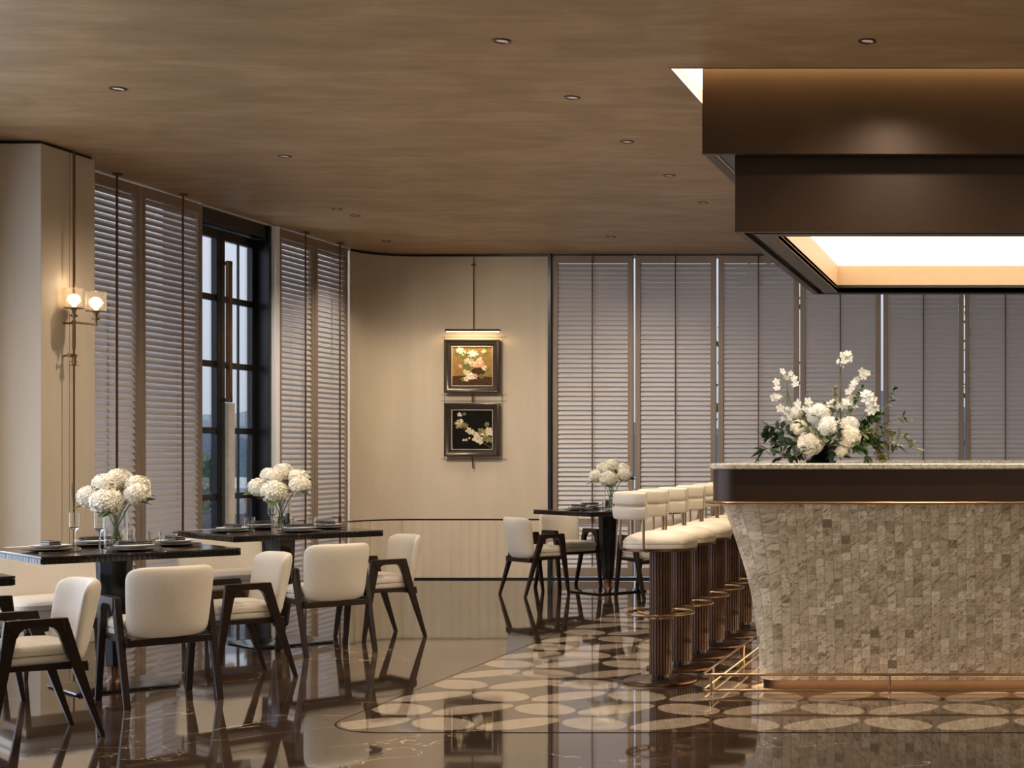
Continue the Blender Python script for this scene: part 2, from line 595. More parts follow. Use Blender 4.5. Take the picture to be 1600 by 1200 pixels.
# black head and sill strip along the shutters of the back wall
mb = MB()
mb.box(-4.71, 3.1, BY - 0.0, BY + 0.12, CEIL - 0.012, CEIL)
struct('trim_5', mb, 'black')
mb = MB()
mb.box(-4.71, 3.1, BY - 0.02, BY + 0.12, 0, 0.018)
struct('baseboard_shutters', mb, 'black')
mb = MB()
mb.box(3.1, RX, BY, BY + 0.15, 0, CEIL)
struct('wall_back_east', mb, 'wall')
mb = MB()
mb.box(RX, RX + 0.15, FY, BY + .15, 0, CEIL)
struct('wall_right', mb, 'wall')
# wall behind the camera
mb = MB()
mb.box(-6.9, RX, FY - 0.15, FY, 0, CEIL)
struct('wall_front', mb, 'wall')

# pillar on the left
mb = MB()
mb.box(-6.95, -6.295, 9.74, 10.31, 0, CEIL - 0.02)
o = struct('wall_left_pillar', mb, 'wall', bevel=0.004)
mb = MB()
mb.box(-6.95, -6.31, 9.755, 10.295, CEIL - 0.02, CEIL)
struct('trim_6', mb, 'black')
mb = MB()
mb.box(-6.297, -6.290, 9.99, 9.996, 0, CEIL - 0.02)
mb2 = MB()
mb2.box(-6.297, -6.2935, 10.03, 10.034, 0, CEIL - 0.02)
struct('trim_7', mb2, 'shframe')
mb.bm.free()
# left wall nearer the camera: jamb, sill band, window bay
mb = MB()
mb.box(-6.95, -6.60, 9.45, 9.74, 0, CEIL)
mb.box(-6.95, -6.60, FY, 2.0, 0, CEIL)
mb.box(-6.95, -6.60, 2.0, 9.45, 3.2, CEIL)
struct('wall_left', mb, 'wall')
# left wall behind the shutters: header only, black reveal round the door
mb = MB()
mb.box(-6.95, -6.62, 10.31, 10.45, 0, CEIL)
struct('wall_left_return', mb, 'wall')


# ------------------------------------------------------------------ shutters
def make_shutter(width, hgt, name, label, group, rod_to=0.1, flange=False, tilt=61):
    """local: spans x 0..width, faces -y, z 0..hgt"""
    t = thing(name, label, 'shutter', group=group)
    st = 0.052
    m = MB()
    m.box(0, st, -0.02, 0.02, 0, hgt)
    m.box(width - st, width, -0.02, 0.02, 0, hgt)
    m.box(st, width - st, -0.02, 0.02, hgt - 0.075, hgt)
    m.box(st, width - st, -0.02, 0.02, 0, 0.085)
    m.box(st, width - st, -0.02, 0.02, 0.53, 0.59)
    m.build('shutter_frame', 'shframe', t, bevel=0.002, seg=1)
    m = MB()
    pit = 0.0478
    tl = math.radians(tilt)
    dz, dy = math.sin(tl) * 0.0285, math.cos(tl) * 0.0285

    def slat(z):
        # a slightly curved blade
        L = []
        for xx in (st + 0.002, width - st - 0.002):
            lp = []
            for k in range(5):
                f = k / 4 * 2 - 1
                bul = 0.005 * (1 - f * f)
                lp.append((xx, f * dy - bul, z + f * dz))
            for k in range(5):
                f = 1 - k / 4 * 2
                bul = 0.005 * (1 - f * f) - 0.006
                lp.append((xx, f * dy - bul, z + f * dz))
            L.append(lp)
        m.loops(L, True, True, True, smooth=False)
    z = 0.085 + 0.026
    while z < 0.53 - 0.02:
        slat(z)
        z += pit
    za_, zb_ = 0.59 + 0.024, hgt - 0.075 - 0.029
    ns_ = round((zb_ - za_) / pit)
    for k_ in range(ns_ + 1):
        slat(za_ + (zb_ - za_) * k_ / ns_)
    m.build('louvers', 'louver', t)
    m = MB()
    ry = -0.095 if flange else -0.035
    m.tube([(width / 2, ry, rod_to), (width / 2, ry, hgt + 0.014)], 0.0085 if flange else 0.0065, 8)
    m.lathe([(0.014, 0), (0.014, 0.09)], (width / 2, ry, 0.56), 10)
    if flange:
        m.lathe([(0.036, 0), (0.036, 0.009)], (width / 2, ry, hgt + 0.005), 14)
        m.tube([(width / 2, ry, 0.64), (width / 2, -0.02, 0.64)], 0.006, 6)
    m.build('pull_rod', 'copper', t)
    return t


SW = 0.842 - 0.02
SH = CEIL - 0.045
proto = make_shutter(SW, SH, 'louvered_shutter', '', 'grey louvered shutters of the back wall')
learn(proto)
names = ['grey louvered shutter beside the black post of the pale wall',
         'grey louvered shutter behind the backs of the bar stools',
         'grey louvered shutter under the left corner of the canopy, left of the bouquet',
         'grey louvered shutter directly behind the tall white blooms of the bar bouquet',
         'grey louvered shutter to the right of the bar bouquet, left of the brightest daylight slit',
         'grey louvered shutter at the right edge of the photo above the bar',
         'grey louvered shutter farthest right along the back wall, beyond the bar']
for i in range(7):
    x0 = -4.705 + i * 0.842
    if i == 0:
        o = proto
        o.location = (x0, BY + 0.03, 0.03)
        o['label'] = names[0]
    else:
        o = dup(proto, (x0 + (0.004 if i % 2 else 0.010), BY + 0.03, 0.03), 0, names[i])
# left wall shutters: face +X. local x runs along -Y when rotated by -90deg -> use +90: local x -> +Y, local -y -> +X
LG = 'grey louvered shutters of the left wall'
lp = make_shutter(0.85, SH, 'louvered_shutter', 'tall grey louvered shutter next to the pale pillar with the wall lamp', LG, flange=True)
learn(lp)
lp.location = (LX - 0.02, 10.475, 0.03)
lp.rotation_euler = (0, 0, PI / 2)
dup(lp, (LX - 0.02, 11.34, 0.03), PI / 2, 'tall grey louvered shutter just left of the black glazed door')
lp2 = make_shutter(0.69, SH, 'louvered_shutter', 'narrow grey louvered shutter just right of the black glazed door', LG, flange=True)
learn(lp2)
lp2.location = (LX - 0.02, 13.46, 0.03)
lp2.rotation_euler = (0, 0, PI / 2)
dup(lp2, (LX - 0.02, 14.165, 0.03), PI / 2, 'narrow grey louvered shutter against the rounded wall corner')
mb = MB()
mb.box(LX - 0.06, LX + 0.0, 10.4, 14.9, 0, 0.03)
struct('baseboard_left', mb, 'black')

# ------------------------------------------------------------------ glazed door on the left
DXp = -6.74
mb = MB()
mb.box(-6.90, -6.60, 12.20, 12.24, 0, CEIL)            # near reveal
mb.box(-6.775, -6.60, 13.345, 13.385, 0, CEIL - 0.0)     # far reveal
mb.box(-6.90, -6.62, 12.24, 13.345, 3.19, CEIL)         # head
struct('door_1', mb, 'black', bevel=0.003)
for (ya, yb, lab) in ((12.24, 12.745, 'a'), (12.755, 13.335, 'b')):
    mb = MB()
    fw_ = 0.06
    d0, d1 = DXp - 0.025, DXp + 0.025
    mb.box(d0, d1, ya, ya + fw_, 0.01, 3.18)
    mb.box(d0, d1, yb - fw_, yb, 0.01, 3.18)
    mb.box(d0, d1, ya + fw_, yb - fw_, 3.10, 3.18)
    mb.box(d0, d1, ya + fw_, yb - fw_, 0.01, 0.16)
    for zz in (2.6, 2.04, 1.48, 0.92):
        mb.box(d0 + .005, d1 - .005, ya + fw_, yb - fw_, zz - 0.026, zz + 0.026)
    if lab == 'b':
        mb.box(DXp - 0.01, DXp + 0.01, 13.07, 13.085, 0.16, 3.10)
    lf = struct('door_2' if lab == 'a' else 'door_3', mb, 'black', bevel=0.003)
    mb = MB()
    mb.box(DXp - 0.003, DXp + 0.003, ya + fw_, yb - fw_, 0.16, 3.10)
    mb.build('pane', 'pane', lf)
    if lab == 'b':
        mb = MB()
        mb.box(DXp + 0.065, DXp + 0.10, 12.745, 12.795, 1.72, 2.92)
        mb.build('door_handle', ['copper'], lf, bevel=0.003)
        mb = MB()
        mb.box(DXp + 0.06, DXp + 0.10, 12.745, 12.835, 0.50, 1.715)
        mb.build('handle_cover', simple('pale_handle_cover', (0.62, 0.56, 0.50), 0.35), lf, bevel=0.003)
        mb = MB()
        for zz in (2.90, 1.74, 0.62):
            mb.box(DXp + 0.02, DXp + 0.10, 12.770, 12.795, zz - 0.015, zz + 0.015)
        mb.build('handle_bracket', ['brass'], lf)
# edge board of the shutter casing, daylight on it painted into the pale colour
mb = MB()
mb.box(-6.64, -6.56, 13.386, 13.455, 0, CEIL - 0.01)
struct('trim_8', mb, simple('daylit_casing', (0.85, 0.87, 0.92), 0.4, var=0.02))
mb = MB()
mb.box(-6.62, -6.59, 12.20, 13.39, CEIL - 0.012, CEIL - 0.002)
struct('trim_9', mb, 'white')

# ------------------------------------------------------------------ outside, seen through the door and the slits
mb = MB()
mb.box(-60, -7.0, -30, 60, -0.3, -0.15)
mb.box(-7.0, 40, BY + 0.4, 60, -0.3, -0.15)
struct('ground', mb, simple('terrace_stone', (0.30, 0.31, 0.33), 0.7))
pm = simple('pale_concrete', (0.52, 0.56, 0.62), 0.7, var=0.08)
for (x0, x1, y0, y1, h_, lab) in ((-21.27, -21.10, 40, 40.2, 6.4, 'shorter slim pale mast outside, seen through the left door leaf'),
                                  (-20.36, -20.15, 40, 40.2, 14.0, 'taller slim pale mast outside, seen through the right door leaf')):
    mb = MB()
    mb.box(x0, x1, y0, y1, -0.15, h_)
    mb.box(x0 - 0.06, x1 + 0.06, y0 - 0.06, y1 + 0.06, -0.15, 0.3)
    tag(mb.build('mast', pm), lab, 'mast', 'pale masts outside the glazed door')
mb = MB()
L = []
pts = 40
for i in range(pts):
    xx = -90 + i * 3.2
    hh = 2.6 + 1.4 * math.sin(i * 0.55) + 0.8 * math.sin(i * 1.3 + 1) + rnd.uniform(-.2, .2)
    L.append([(xx, 95, -0.3), (xx, 95, hh * 0.55 + 1.5), (xx, 99, hh * 0.9 + 1.6), (xx, 104, -0.3)])
mb.loops(L, True, True, True)
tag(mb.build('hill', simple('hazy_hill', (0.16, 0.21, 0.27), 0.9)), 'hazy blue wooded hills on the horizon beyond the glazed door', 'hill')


def shrub(name, loc, r, h_, label, mat='leaf', n=900, seed=1, group=None):
    q = random.Random(seed)
    t = thing(name, label, 'shrub', loc, 0, group)
    m = MB()
    for _ in range(n):
        a_, e_ = q.uniform(0, 2 * PI), q.uniform(-0.9, 1.0)
        rr_ = r * (q.uniform(0.5, 1.0)) * math.sqrt(max(0.05, 1 - e_ * e_ * 0.8))
        c_ = Vector((rr_ * math.cos(a_), rr_ * math.sin(a_), h_ * 0.5 + e_ * h_ * 0.48))
        s_ = q.uniform(0.04, 0.09)
        d = Vector((q.gauss(0, 1), q.gauss(0, 1), q.gauss(0, 1))).normalized()
        e2_ = d.orthogonal().normalized()
        vs = [m.bm.verts.new(c_ + d * s_), m.bm.verts.new(c_ + e2_ * s_ * .5), m.bm.verts.new(c_ - d * s_), m.bm.verts.new(c_ - e2_ * s_ * .5)]
        m.face(vs)
    m.build('foliage', mat, t)
    m = MB()
    m.tube([(0, 0, 0), (0.02, 0, h_ * 0.6)], 0.03, 6)
    m.build('trunk', 'wood', t)
    return t


shrub('shrub', (-9.0, 16.2, -0.15), 0.55, 1.5, 'leafy green shrub outside the left pane of the glazed door', seed=3)
shrub('shrub', (-10.6, 17.5, -0.15), 0.6, 1.4, 'leafy green shrub outside behind the right pane of the glazed door', seed=4)
for i, xx in enumerate((-2.9, -0.5, 1.9)):
    shrub('shrub', (xx, 19.5 + (i % 2) * 0.6, -0.15), 1.1, 4.2, ['bushy green shrub glimpsed through the shutter slit behind the bar bouquet', 'bushy green shrub glimpsed through the bright shutter slit right of the bouquet', 'bushy green shrub outside beyond the right edge of the photo'][i], 'leaf', 700, 10 + i)
t = thing('planter_table', 'low dark terrace table seen through the lower panes of the glazed door', 'table', (-7.95, 15.35, -0.15))
mb = MB()
mb.box(-0.35, 0.35, -0.6, 0.6, 0.66, 0.84)
mb.build('table_top', 'dark', t, bevel=0.004)
for sx in (-1, 1):
    for sy in (-1, 1):
        mb = MB()
        mb.box(sx * .3 - .03, sx * .3 + .03, sy * .55 - .03, sy * .55 + .03, 0, 0.66)
        mb.build('leg', 'dark', t)
t = thing('plant_pot', 'orange terracotta pot standing on the dark terrace table outside', 'pot', (-7.85, 15.6, 0.69))
mb = MB()
mb.lathe([(0.09, 0), (0.115, 0.13), (0.12, 0.13), (0.12, 0.15), (0.10, 0.15), (0.09, 0.10)], n=20)
mb.build('pot', 'terra', t)

# ------------------------------------------------------------------ hanging canopy over the bar
cv_ = thing('lighting_canopy', 'large stepped dark bronze ceiling canopy with glowing centre above the bar', 'canopy', (0, 0, CEIL))


def ringbox(m, X0, X1, Y0, Y1, z0, z1, th, mi=0):
    m.box(X0, X1, Y0, Y0 + th, z0, z1, mi)
    m.box(X0, X1, Y1 - th, Y1, z0, z1, mi)
    m.box(X0, X0 + th, Y0 + th, Y1 - th, z0, z1, mi)
    m.box(X1 - th, X1, Y0 + th, Y1 - th, z0, z1, mi)


def rel(z):
    return z - CEIL


m = MB()
ringbox(m, -1.664, 2.85, 8.05, 11.60, rel(2.90), rel(CEIL + .2), 0.05)
# narrow bottom flange with a shadow groove before the next tier
m.box(-1.664, 2.85, 8.05, 8.10, rel(2.895), rel(2.90))
m.build('upper_tier', 'bronze', cv_, bevel=0.002, seg=1)
m = MB()
m.box(-1.61, 2.8, 8.10, 11.55, rel(2.915), rel(2.925))
m.build('shadow_gap', 'black', cv_)
m = MB()
m.box(-1.517, 2.70, 8.195, 8.235, rel(2.499), rel(2.915))
m.box(-1.517, 2.70, 11.42, 11.46, rel(2.499), rel(2.915))
m.box(-1.517, -1.477, 8.235, 11.42, rel(2.499), rel(2.915))
m.box(2.66, 2.70, 8.235, 11.42, rel(2.499), rel(2.915))
# bottom rim with a dark channel
m.box(-1.43, 2.62, 8.28, 8.38, rel(2.499), rel(2.53))
m.box(-1.43, 2.62, 11.34, 11.38, rel(2.499), rel(2.53))
m.box(-1.43, -1.32, 8.38, 11.34, rel(2.499), rel(2.53))
m.box(2.52, 2.62, 8.38, 11.34, rel(2.499), rel(2.53))
m.build('lower_tier', 'bronze', cv_, bevel=0.002, seg=1)
m = MB()
ringbox(m, -1.48, 2.66, 8.23, 11.42, rel(2.53), rel(2.55), 0.16)
m.build('rim_channel', 'black', cv_)
m = MB()
ringbox(m, -1.335, 2.535, 8.365, 11.355, rel(2.50), rel(2.72), 0.015)
lin = simple('canopy_lining', (0.62, 0.40, 0.22), 0.55, var=0.03)
m.build('lining', lin, cv_)
m = MB()
m.box(-1.33, 2.53, 8.37, 11.35, rel(2.704), rel(2.72))
m.build('diffuser', 'diffuser', cv_)
# cove above the ceiling opening
m = MB()
ringbox(m, OX0 - 0.02, OX1 + 0.02, OY0 - 0.02, OY1 + 0.02, rel(CEIL + 0.005), rel(CEIL + .2), 0.02)
m.build('cove_wall', lin, cv_)
m = MB()
m.box(OX0, OX1, OY0, OY1, rel(CEIL + 0.09), rel(CEIL + .10))
m.build('cove_light', 'cove', cv_)
m = MB()
ringbox(m, OX0, OX1, OY0, OY1, rel(CEIL - 0.003), rel(CEIL + 0.02), 0.012)
m.build('cove_trim', 'brass', cv_)

# ------------------------------------------------------------------ downlights
DL = []
mb = MB()
dl = thing('downlight', '', 'ceiling light', group='small recessed ceiling lights')
mb.lathe([(0.045, 0.0), (0.045, -0.006), (0.034, -0.006), (0.030, 0.004)], n=20, cap0=False, cap1=False)
mb.build('trim_ring', 'copper', dl)
mb = MB()
mb.lathe([(0.030, -0.001), (0.0301, 0.0)], n=16)
mb.build('lens', 'cover', dl)
learn(dl)
dlab = {(-4.97, 8.35): 'small brass-rimmed ceiling light above the nearer dining table at left',
        (-4.97, 10.26): 'small brass-rimmed ceiling light above the farther dining table at left',
        (-3.77, 14.1): 'small brass-rimmed ceiling light above the table by the back shutters',
        (-4.97, 6.45): 'small brass-rimmed ceiling light above the cropped table at the left edge',
        (-2.51, 7.38): 'nearest of the brass-rimmed ceiling lights in the row left of the canopy',
        (-2.51, 8.56): 'second nearest ceiling light in the row left of the canopy',
        (-2.51, 9.78): 'third nearest ceiling light in the row left of the canopy',
        (-2.51, 10.98): 'fourth nearest ceiling light in the row left of the canopy',
        (-2.51, 12.17): 'farthest ceiling light in the row left of the canopy',
        (-0.716, 7.38): 'small brass-rimmed ceiling light in front of the canopy above its front face',
        (-5.62, 12.5): 'left one of the close pair of ceiling lights near the glazed door',
        (-5.62, 12.85): 'right one of the close pair of ceiling lights near the glazed door',
        (-6.0, 14.4): 'small ceiling light in front of the rounded wall corner'}
first = True
for (x, y, e) in TABLE_LAMPS + ROW_LAMPS + WALL_LAMPS:
    if y < 6.9:
        continue
    lab = dlab[(x, y)]
    if first:
        dl.location = (x, y, CEIL)
        dl['label'] = lab
        first = False
    else:
        dup(dl, (x, y, CEIL), 0, lab)

# ------------------------------------------------------------------ bar
BX1, BY1 = 2.6, 11.35


def bar_outline(ox, oy, r, back=0.0):
    return rrect(ox, BX1, oy, BY1 - back, r, 10)


# countertop ring
ct = MB()
L0 = bar_outline(-1.637, 7.95, 0.16)
L1 = rrect(-1.637 + 0.65, BX1 - 0.65, 7.95 + 0.65, BY1 - 0.65, 0.05, 10)
prof = [(0, 1.208), (0.006, 1.206), (0.0, 1.212), (0.0, 1.232), (-0.006, 1.238)]
loops_ = []


def scaled(L, d):
    # offset outline inwards by d (approx, per-vertex normal)
    n = len(L)
    out = []
    for i in range(n):
        a_ = L[i - 1]
        b_ = L[(i + 1) % n]
        t_ = Vector((b_[0] - a_[0], b_[1] - a_[1]))
        if t_.length < 1e-9:
            t_ = Vector((1, 0))
        t_.normalize()
        out.append((L[i][0] - t_.y * d, L[i][1] + t_.x * d))
    return out


def zl(L, z):
    return [(p[0], p[1], z) for p in L]


ct.loops([zl(L1, 1.238), zl(scaled(L0, 0.006), 1.238), zl(L0, 1.232), zl(L0, 1.214), zl(scaled(L0, 0.006), 1.208), zl(L1, 1.208), zl(L1, 1.238)], True, False, False, smooth=False)
top = tag(ct.build('countertop', 'granite'), 'pale speckled stone countertop running round the top of the bar', 'countertop')

bar = thing('bar_counter', 'large bar with flared stone mosaic front and dark bronze band', 'bar', (0, 0, 0))
m = MB()
La = bar_outline(-1.618, 7.975, 0.15)
m.loops([zl(La, 1.038), zl(La, 1.207), zl(scaled(La, 0.55), 1.207)], True, True, False, smooth=False)
m.build('bronze_band', M['bronze'], bar)
m = MB()
Lb = bar_outline(-1.655, 7.94, 0.18)
m.loops([zl(scaled(Lb, .05), 1.038), zl(Lb, 1.037), zl(scaled(Lb, -0.004), 1.031), zl(Lb, 1.023), zl(scaled(Lb, 0.05), 1.022)], True, True, True, smooth=False)
m.build('brass_lip', 'brass', bar)
# flared stone body
offs = [(0.055, 0.0), (0.15, 0.0), (0.32, 0.016), (0.48, 0.036), (0.635, 0.073), (0.77, 0.115), (0.88, 0.150), (0.96, 0.180), (1.022, 0.205)]


def flare(z):
    for (za, oa), (zb, ob) in zip(offs, offs[1:]):
        if z <= zb:
            t_ = (z - za) / (zb - za)
            return oa + (ob - oa) * t_
    return offs[-1][1]


zs = [0.055 + (1.022 - 0.055) * i / 20 for i in range(21)]
sm = [flare(z) for z in zs]
for _ in range(3):
    sm = [sm[0]] + [(sm[i - 1] + sm[i] * 2 + sm[i + 1]) / 4 for i in range(1, 20)] + [sm[-1]]
base = bar_outline(-1.405, 8.20, 0.14)
# denser straight runs so that the UV stays even
bmx = MB()
uvl = bmx.bm.loops.layers.uv.new('UVMap')
arcL = [0.0]
for i in range(1, len(base)):
    arcL.append(arcL[-1] + math.dist(base[i], base[i - 1]))
tot = arcL[-1] + math.dist(base[-1], base[0])
arcL.append(tot)
rows = []
for z, o_ in zip(zs, sm):
    rows.append([bmx.bm.verts.new((p[0], p[1], z)) for p in scaled(base, -o_)])
nb_ = len(base)
for r_ in range(20):
    for i in range(nb_):
        j = (i + 1) % nb_
        f = bmx.bm.faces.new([rows[r_][i], rows[r_][j], rows[r_ + 1][j], rows[r_ + 1][i]])
        f.smooth = True
        uu = [arcL[i], arcL[i + 1], arcL[i + 1], arcL[i]]
        vv_ = [zs[r_], zs[r_], zs[r_ + 1], zs[r_ + 1]]
        for lp_, a_, b_ in zip(f.loops, uu, vv_):
            lp_[uvl].uv = (a_ + 20, b_ + 5)
f = bmx.bm.faces.new(rows[0][::-1])
bmx.build('stone_front', 'mosaic', bar)
m = MB()
Lp = bar_outline(-1.385, 8.235, 0.12)
m.loops([zl(Lp, 0.0), zl(Lp, 0.056)], True, True, True, smooth=False)
m.build('plinth', simple('plinth_metal', (0.012, 0.006, 0.003), 0.6, 0.0, spec=0.1), bar)
m = MB()
Lq = bar_outline(-1.402, 8.205, 0.13)
m.loops([zl(scaled(Lq, .006), 0.052), zl(scaled(Lq, 0.018), 0.052), zl(scaled(Lq, 0.018), 0.0545), zl(scaled(Lq, .006), 0.0545), zl(scaled(Lq, .006), 0.052)], True, False, False, smooth=False)
m.build('strip_channel', 'brass', bar)

# foot rail
fr = thing('foot_rail', 'slim brass double foot rail standing around the foot of the bar', 'rail', (-1.66, 8.04, 0))


def rloc(p, z):
    return (p[0] + 1.66, p[1] - 8.04, z)


for (z_, d_, nm) in ((0.108, 0.0, 'rail_tube'), (0.024, 0.0, 'rail_tube')):
    Lr = rrect(-1.666 + d_, BX1 + 0.2 - d_, 8.04 + d_, BY1 + 0.2 - d_, 0.06, 6)
    m = MB()
    m.tube([rloc(p, z_) for p in Lr], 0.0075, 8, closed=True)
    m.build(nm, 'brass', fr)
posts = [(-1.666, 8.35), (-1.666, 9.3), (-1.666, 10.3), (-0.66, 8.04), (0.6, 8.04), (-1.62, 8.06)]
for p in posts:
    m = MB()
    m.tube([rloc(p, 0.0), rloc(p, 0.108)], 0.006, 8)
    m.build('post', 'brass', fr)

# ------------------------------------------------------------------ bar stools
st = thing('bar_stool', '', 'stool', group='bar stools along the left side of the bar')
m = MB()
m.lathe([(0.195, 0), (0.205, 0.004), (0.205, 0.014), (0.19, 0.02), (0.07, 0.022), (0.05, 0.024)], n=40)
m.build('base', 'copper', st)
for za_, zb_ in ((0.02, 0.05), (0.735, 0.765)):
    m = MB()
    m.lathe([(0.045, za_), (0.045, zb_)], n=20)
    m.build('collar', 'black', st)
m = MB()
L = []
nf = 22
for z in (0.045, 0.74):
    lp_ = []
    for i in range(nf):
        for (da, r_) in ((0.0, 0.053), (0.06, 0.0615), (0.225, 0.0615)):
            a_ = 2 * PI * i / nf + da
            lp_.append((r_ * math.cos(a_), r_ * math.sin(a_), z))
    L.append(lp_)
m.loops(L, True, True, True, smooth=False)
m.build('column', 'walnut', st)
m = MB()
m.tube([(0.185 * math.cos(2 * PI * i / 40), 0.185 * math.sin(2 * PI * i / 40), 0.392) for i in range(40)], 0.0085, 8, closed=True)
for a_ in (0.5, 2.6, 3.7, 5.8):
    m.tube([(0.055 * math.cos(a_), 0.055 * math.sin(a_), 0.37), (0.183 * math.cos(a_), 0.183 * math.sin(a_), 0.388)], 0.006, 6)
m.lathe([(0.066, 0.355), (0.07, 0.358), (0.07, 0.378), (0.066, 0.381)], n=24)
m.build('foot_ring', 'brass', st)
m = MB()
L = []
for s_, z in ((0.90, 0.757), (0.985, 0.762), (1.0, 0.775), (0.985, 0.783), (1.0, 0.790), (0.985, 0.803), (0.93, 0.818), (0.82, 0.832), (0.64, 0.845), (0.40, 0.853), (0.15, 0.856)):
    L.append(se_loop(0.202 * s_, 0.197 * s_, z, 40, 2.5))
m.loops(L)
seat = m.build('seat', 'cream', st)
m = MB()
L = [se_loop(0.197, 0.192, z, 40, 2.5) for z in (0.746, 0.762)]
m.loops(L)
m.build('seat_pan', 'copper', seat)
m = MB()
L = []
for k in range(25):
    a_ = math.radians(96 + (264 - 96) * k / 24)
    lp_ = []
    endf = min(1.0, (min(k, 24 - k) + 0.0) / 2.0)
    shrink = 0.6 + 0.4 * math.sin(endf * PI / 2)
    for j in range(48):
        t_ = 2 * PI * j / 48
        # two stacked channels: figure-eight section
        cz, cr = math.sin(t_), math.cos(t_)
        zz = 1.0 + 0.076 * math.copysign(abs(cz) ** 0.9, cz) * (0.92 + 0.08 * shrink)
        wth = 0.032 * math.copysign(abs(cr) ** 0.3, cr) * shrink * (1 - 0.50 * math.exp(-((zz - 1.0) / 0.008) ** 2))
        r_ = 0.232 + wth
        lp_.append((r_ * math.cos(a_), r_ * math.sin(a_), zz))
    L.append(lp_)
m.loops(L)
m.build('backrest', 'cream', st)
for a_ in (100, 148, 212, 260):
    aa = math.radians(a_)
    m = MB()
    c_, s_ = math.cos(aa), math.sin(aa)
    m.tube([(0.10 * c_, 0.10 * s_, 0.752), (0.20 * c_, 0.20 * s_, 0.750), (0.228 * c_, 0.228 * s_, 0.765), (0.232 * c_, 0.232 * s_, 0.80), (0.232 * c_, 0.232 * s_, 0.94)], 0.0075, 8)
    m.build('back_post', 'brass', st)
learn(st)
sl = ['nearest cream bar stool, foremost in the row', 'second nearest cream bar stool in the row',
      'third cream bar stool counted from the nearest', 'fourth cream bar stool counted from the nearest',
      'second farthest cream bar stool, partly behind the bar corner', 'farthest cream bar stool, almost hidden by the bar corner']
for i, yy in enumerate((8.51, 9.04, 9.56, 10.08, 10.60, 11.12)):
    lab = sl[i] + ', on a ribbed brown column'
    if i == 0:
        st.location = (-1.995, yy, 0)
        st['label'] = lab
    else:
        dup(st, (-1.995, yy, 0), 0, lab)

# ------------------------------------------------------------------ dining armchairs (local +x is forward)
ch = thing('dining_armchair', '', 'chair', group='cream dining armchairs with dark wooden frames')
for sg_ in (1, -1):
    ya, yb = sg_ * 0.205, sg_ * 0.236
    m = MB()
    m.prism([(0.212, 0), (0.230, 0), (0.170, 0.556), (0.118, 0.556), (0.121, 0.50)], 'y', ya, yb)
    m.build('leg', 'wood', ch, bevel=0.003)
    m = MB()
    m.prism([(-0.226, 0), (-0.208, 0), (-0.032, 0.50), (-0.020, 0.556), (-0.074, 0.556)], 'y', ya, yb)
    m.build('leg', 'wood', ch, bevel=0.003)
    m = MB()
    m.prism([(-0.055, 0.557), (0.155, 0.557), (0.157, 0.52), (0.124, 0.478), (0.114, 0.500), (0.098, 0.516), (0.08, 0.520), (0.0, 0.520), (-0.018, 0.513), (-0.032, 0.497), (-0.045, 0.470), (-0.064, 0.51)], 'y', sg_ * 0.201, sg_ * 0.240)
    m.build('armrest', 'wood', ch, bevel=0.003)
m = MB()
for sg_ in (1, -1):
    m.prism([(-0.16, 0.318), (0.19, 0.330), (0.19, 0.352), (-0.16, 0.352)], 'y', sg_ * 0.188, sg_ * 0.208)
m.box(0.165, 0.19, -0.19, 0.19, 0.325, 0.352)
m.box(-0.165, -0.135, -0.206, 0.206, 0.305, 0.340)
m.build('seat_rail', 'wood', ch, bevel=0.002)
m = MB()
L = []
for d_, z in ((0.02, 0.350), (0.004, 0.356), (0.0, 0.366), (0.0, 0.384), (0.007, 0.388), (-0.003, 0.393), (-0.006, 0.408), (-0.002, 0.424), (0.012, 0.436), (0.04, 0.444), (0.09, 0.450), (0.15, 0.452)):
    L.append(se_loop(0.180 - d_, 0.198 - d_, z, 44, 6.0, 0.044))
m.loops(L)
m.build('seat', 'cream', ch)


def back_panel(m, z0, z1, w0, w1, tb=0.034, lean=0.085, wrap=0.055, u0=-0.105):
    n = 48
    zc, hz = (z0 + z1) / 2, (z1 - z0) / 2

    def outline(i, s_):
        t_ = 2 * PI * i / n
        c_, q_ = math.cos(t_), math.sin(t_)
        e_ = 2 / 7.0
        a_ = math.copysign(abs(c_) ** e_, c_) * s_
        b_ = math.copysign(abs(q_) ** e_, q_) * s_
        hw = (w0 + (w1 - w0) * (b_ + 1) / 2) / 2
        return a_ * hw, zc + b_ * hz, a_, b_
    L = []
    ss = [0.02, 0.3, 0.55, 0.75, 0.88, 0.95, 0.985, 1.0, 0.985, 0.95, 0.88, 0.75, 0.55, 0.3, 0.02]
    for k, s_ in enumerate(ss):
        side = 1 if k < 7 else (-1 if k > 7 else 0)
        lp_ = []
        for i in range(n):
            v_, z_, a_, b_ = outline(i, s_)
            th = tb * (1 - s_ ** 7) ** 0.5 if s_ < 1 else 0
            u_ = u0 - lean * (b_ + 1) / 2 - wrap * (1 - a_ * a_) * (0.6 + 0.4 * (b_ + 1) / 2) + side * th * (1.0 + 0.15 * (1 - s_))
            lp_.append((u_, v_, z_))
        L.append(lp_)
    m.loops(L)


m = MB()
back_panel(m, 0.340, 0.712, 0.385, 0.43, 0.032, 0.05, 0.085, -0.110)
m.build('backrest', 'cream', ch)
learn(ch)
TH = math.radians(48)
e1 = Vector((math.cos(TH), math.sin(TH)))
e2 = Vector((-math.sin(TH), math.cos(TH)))


def ang(v):
    return math.atan2(v.y, v.x)


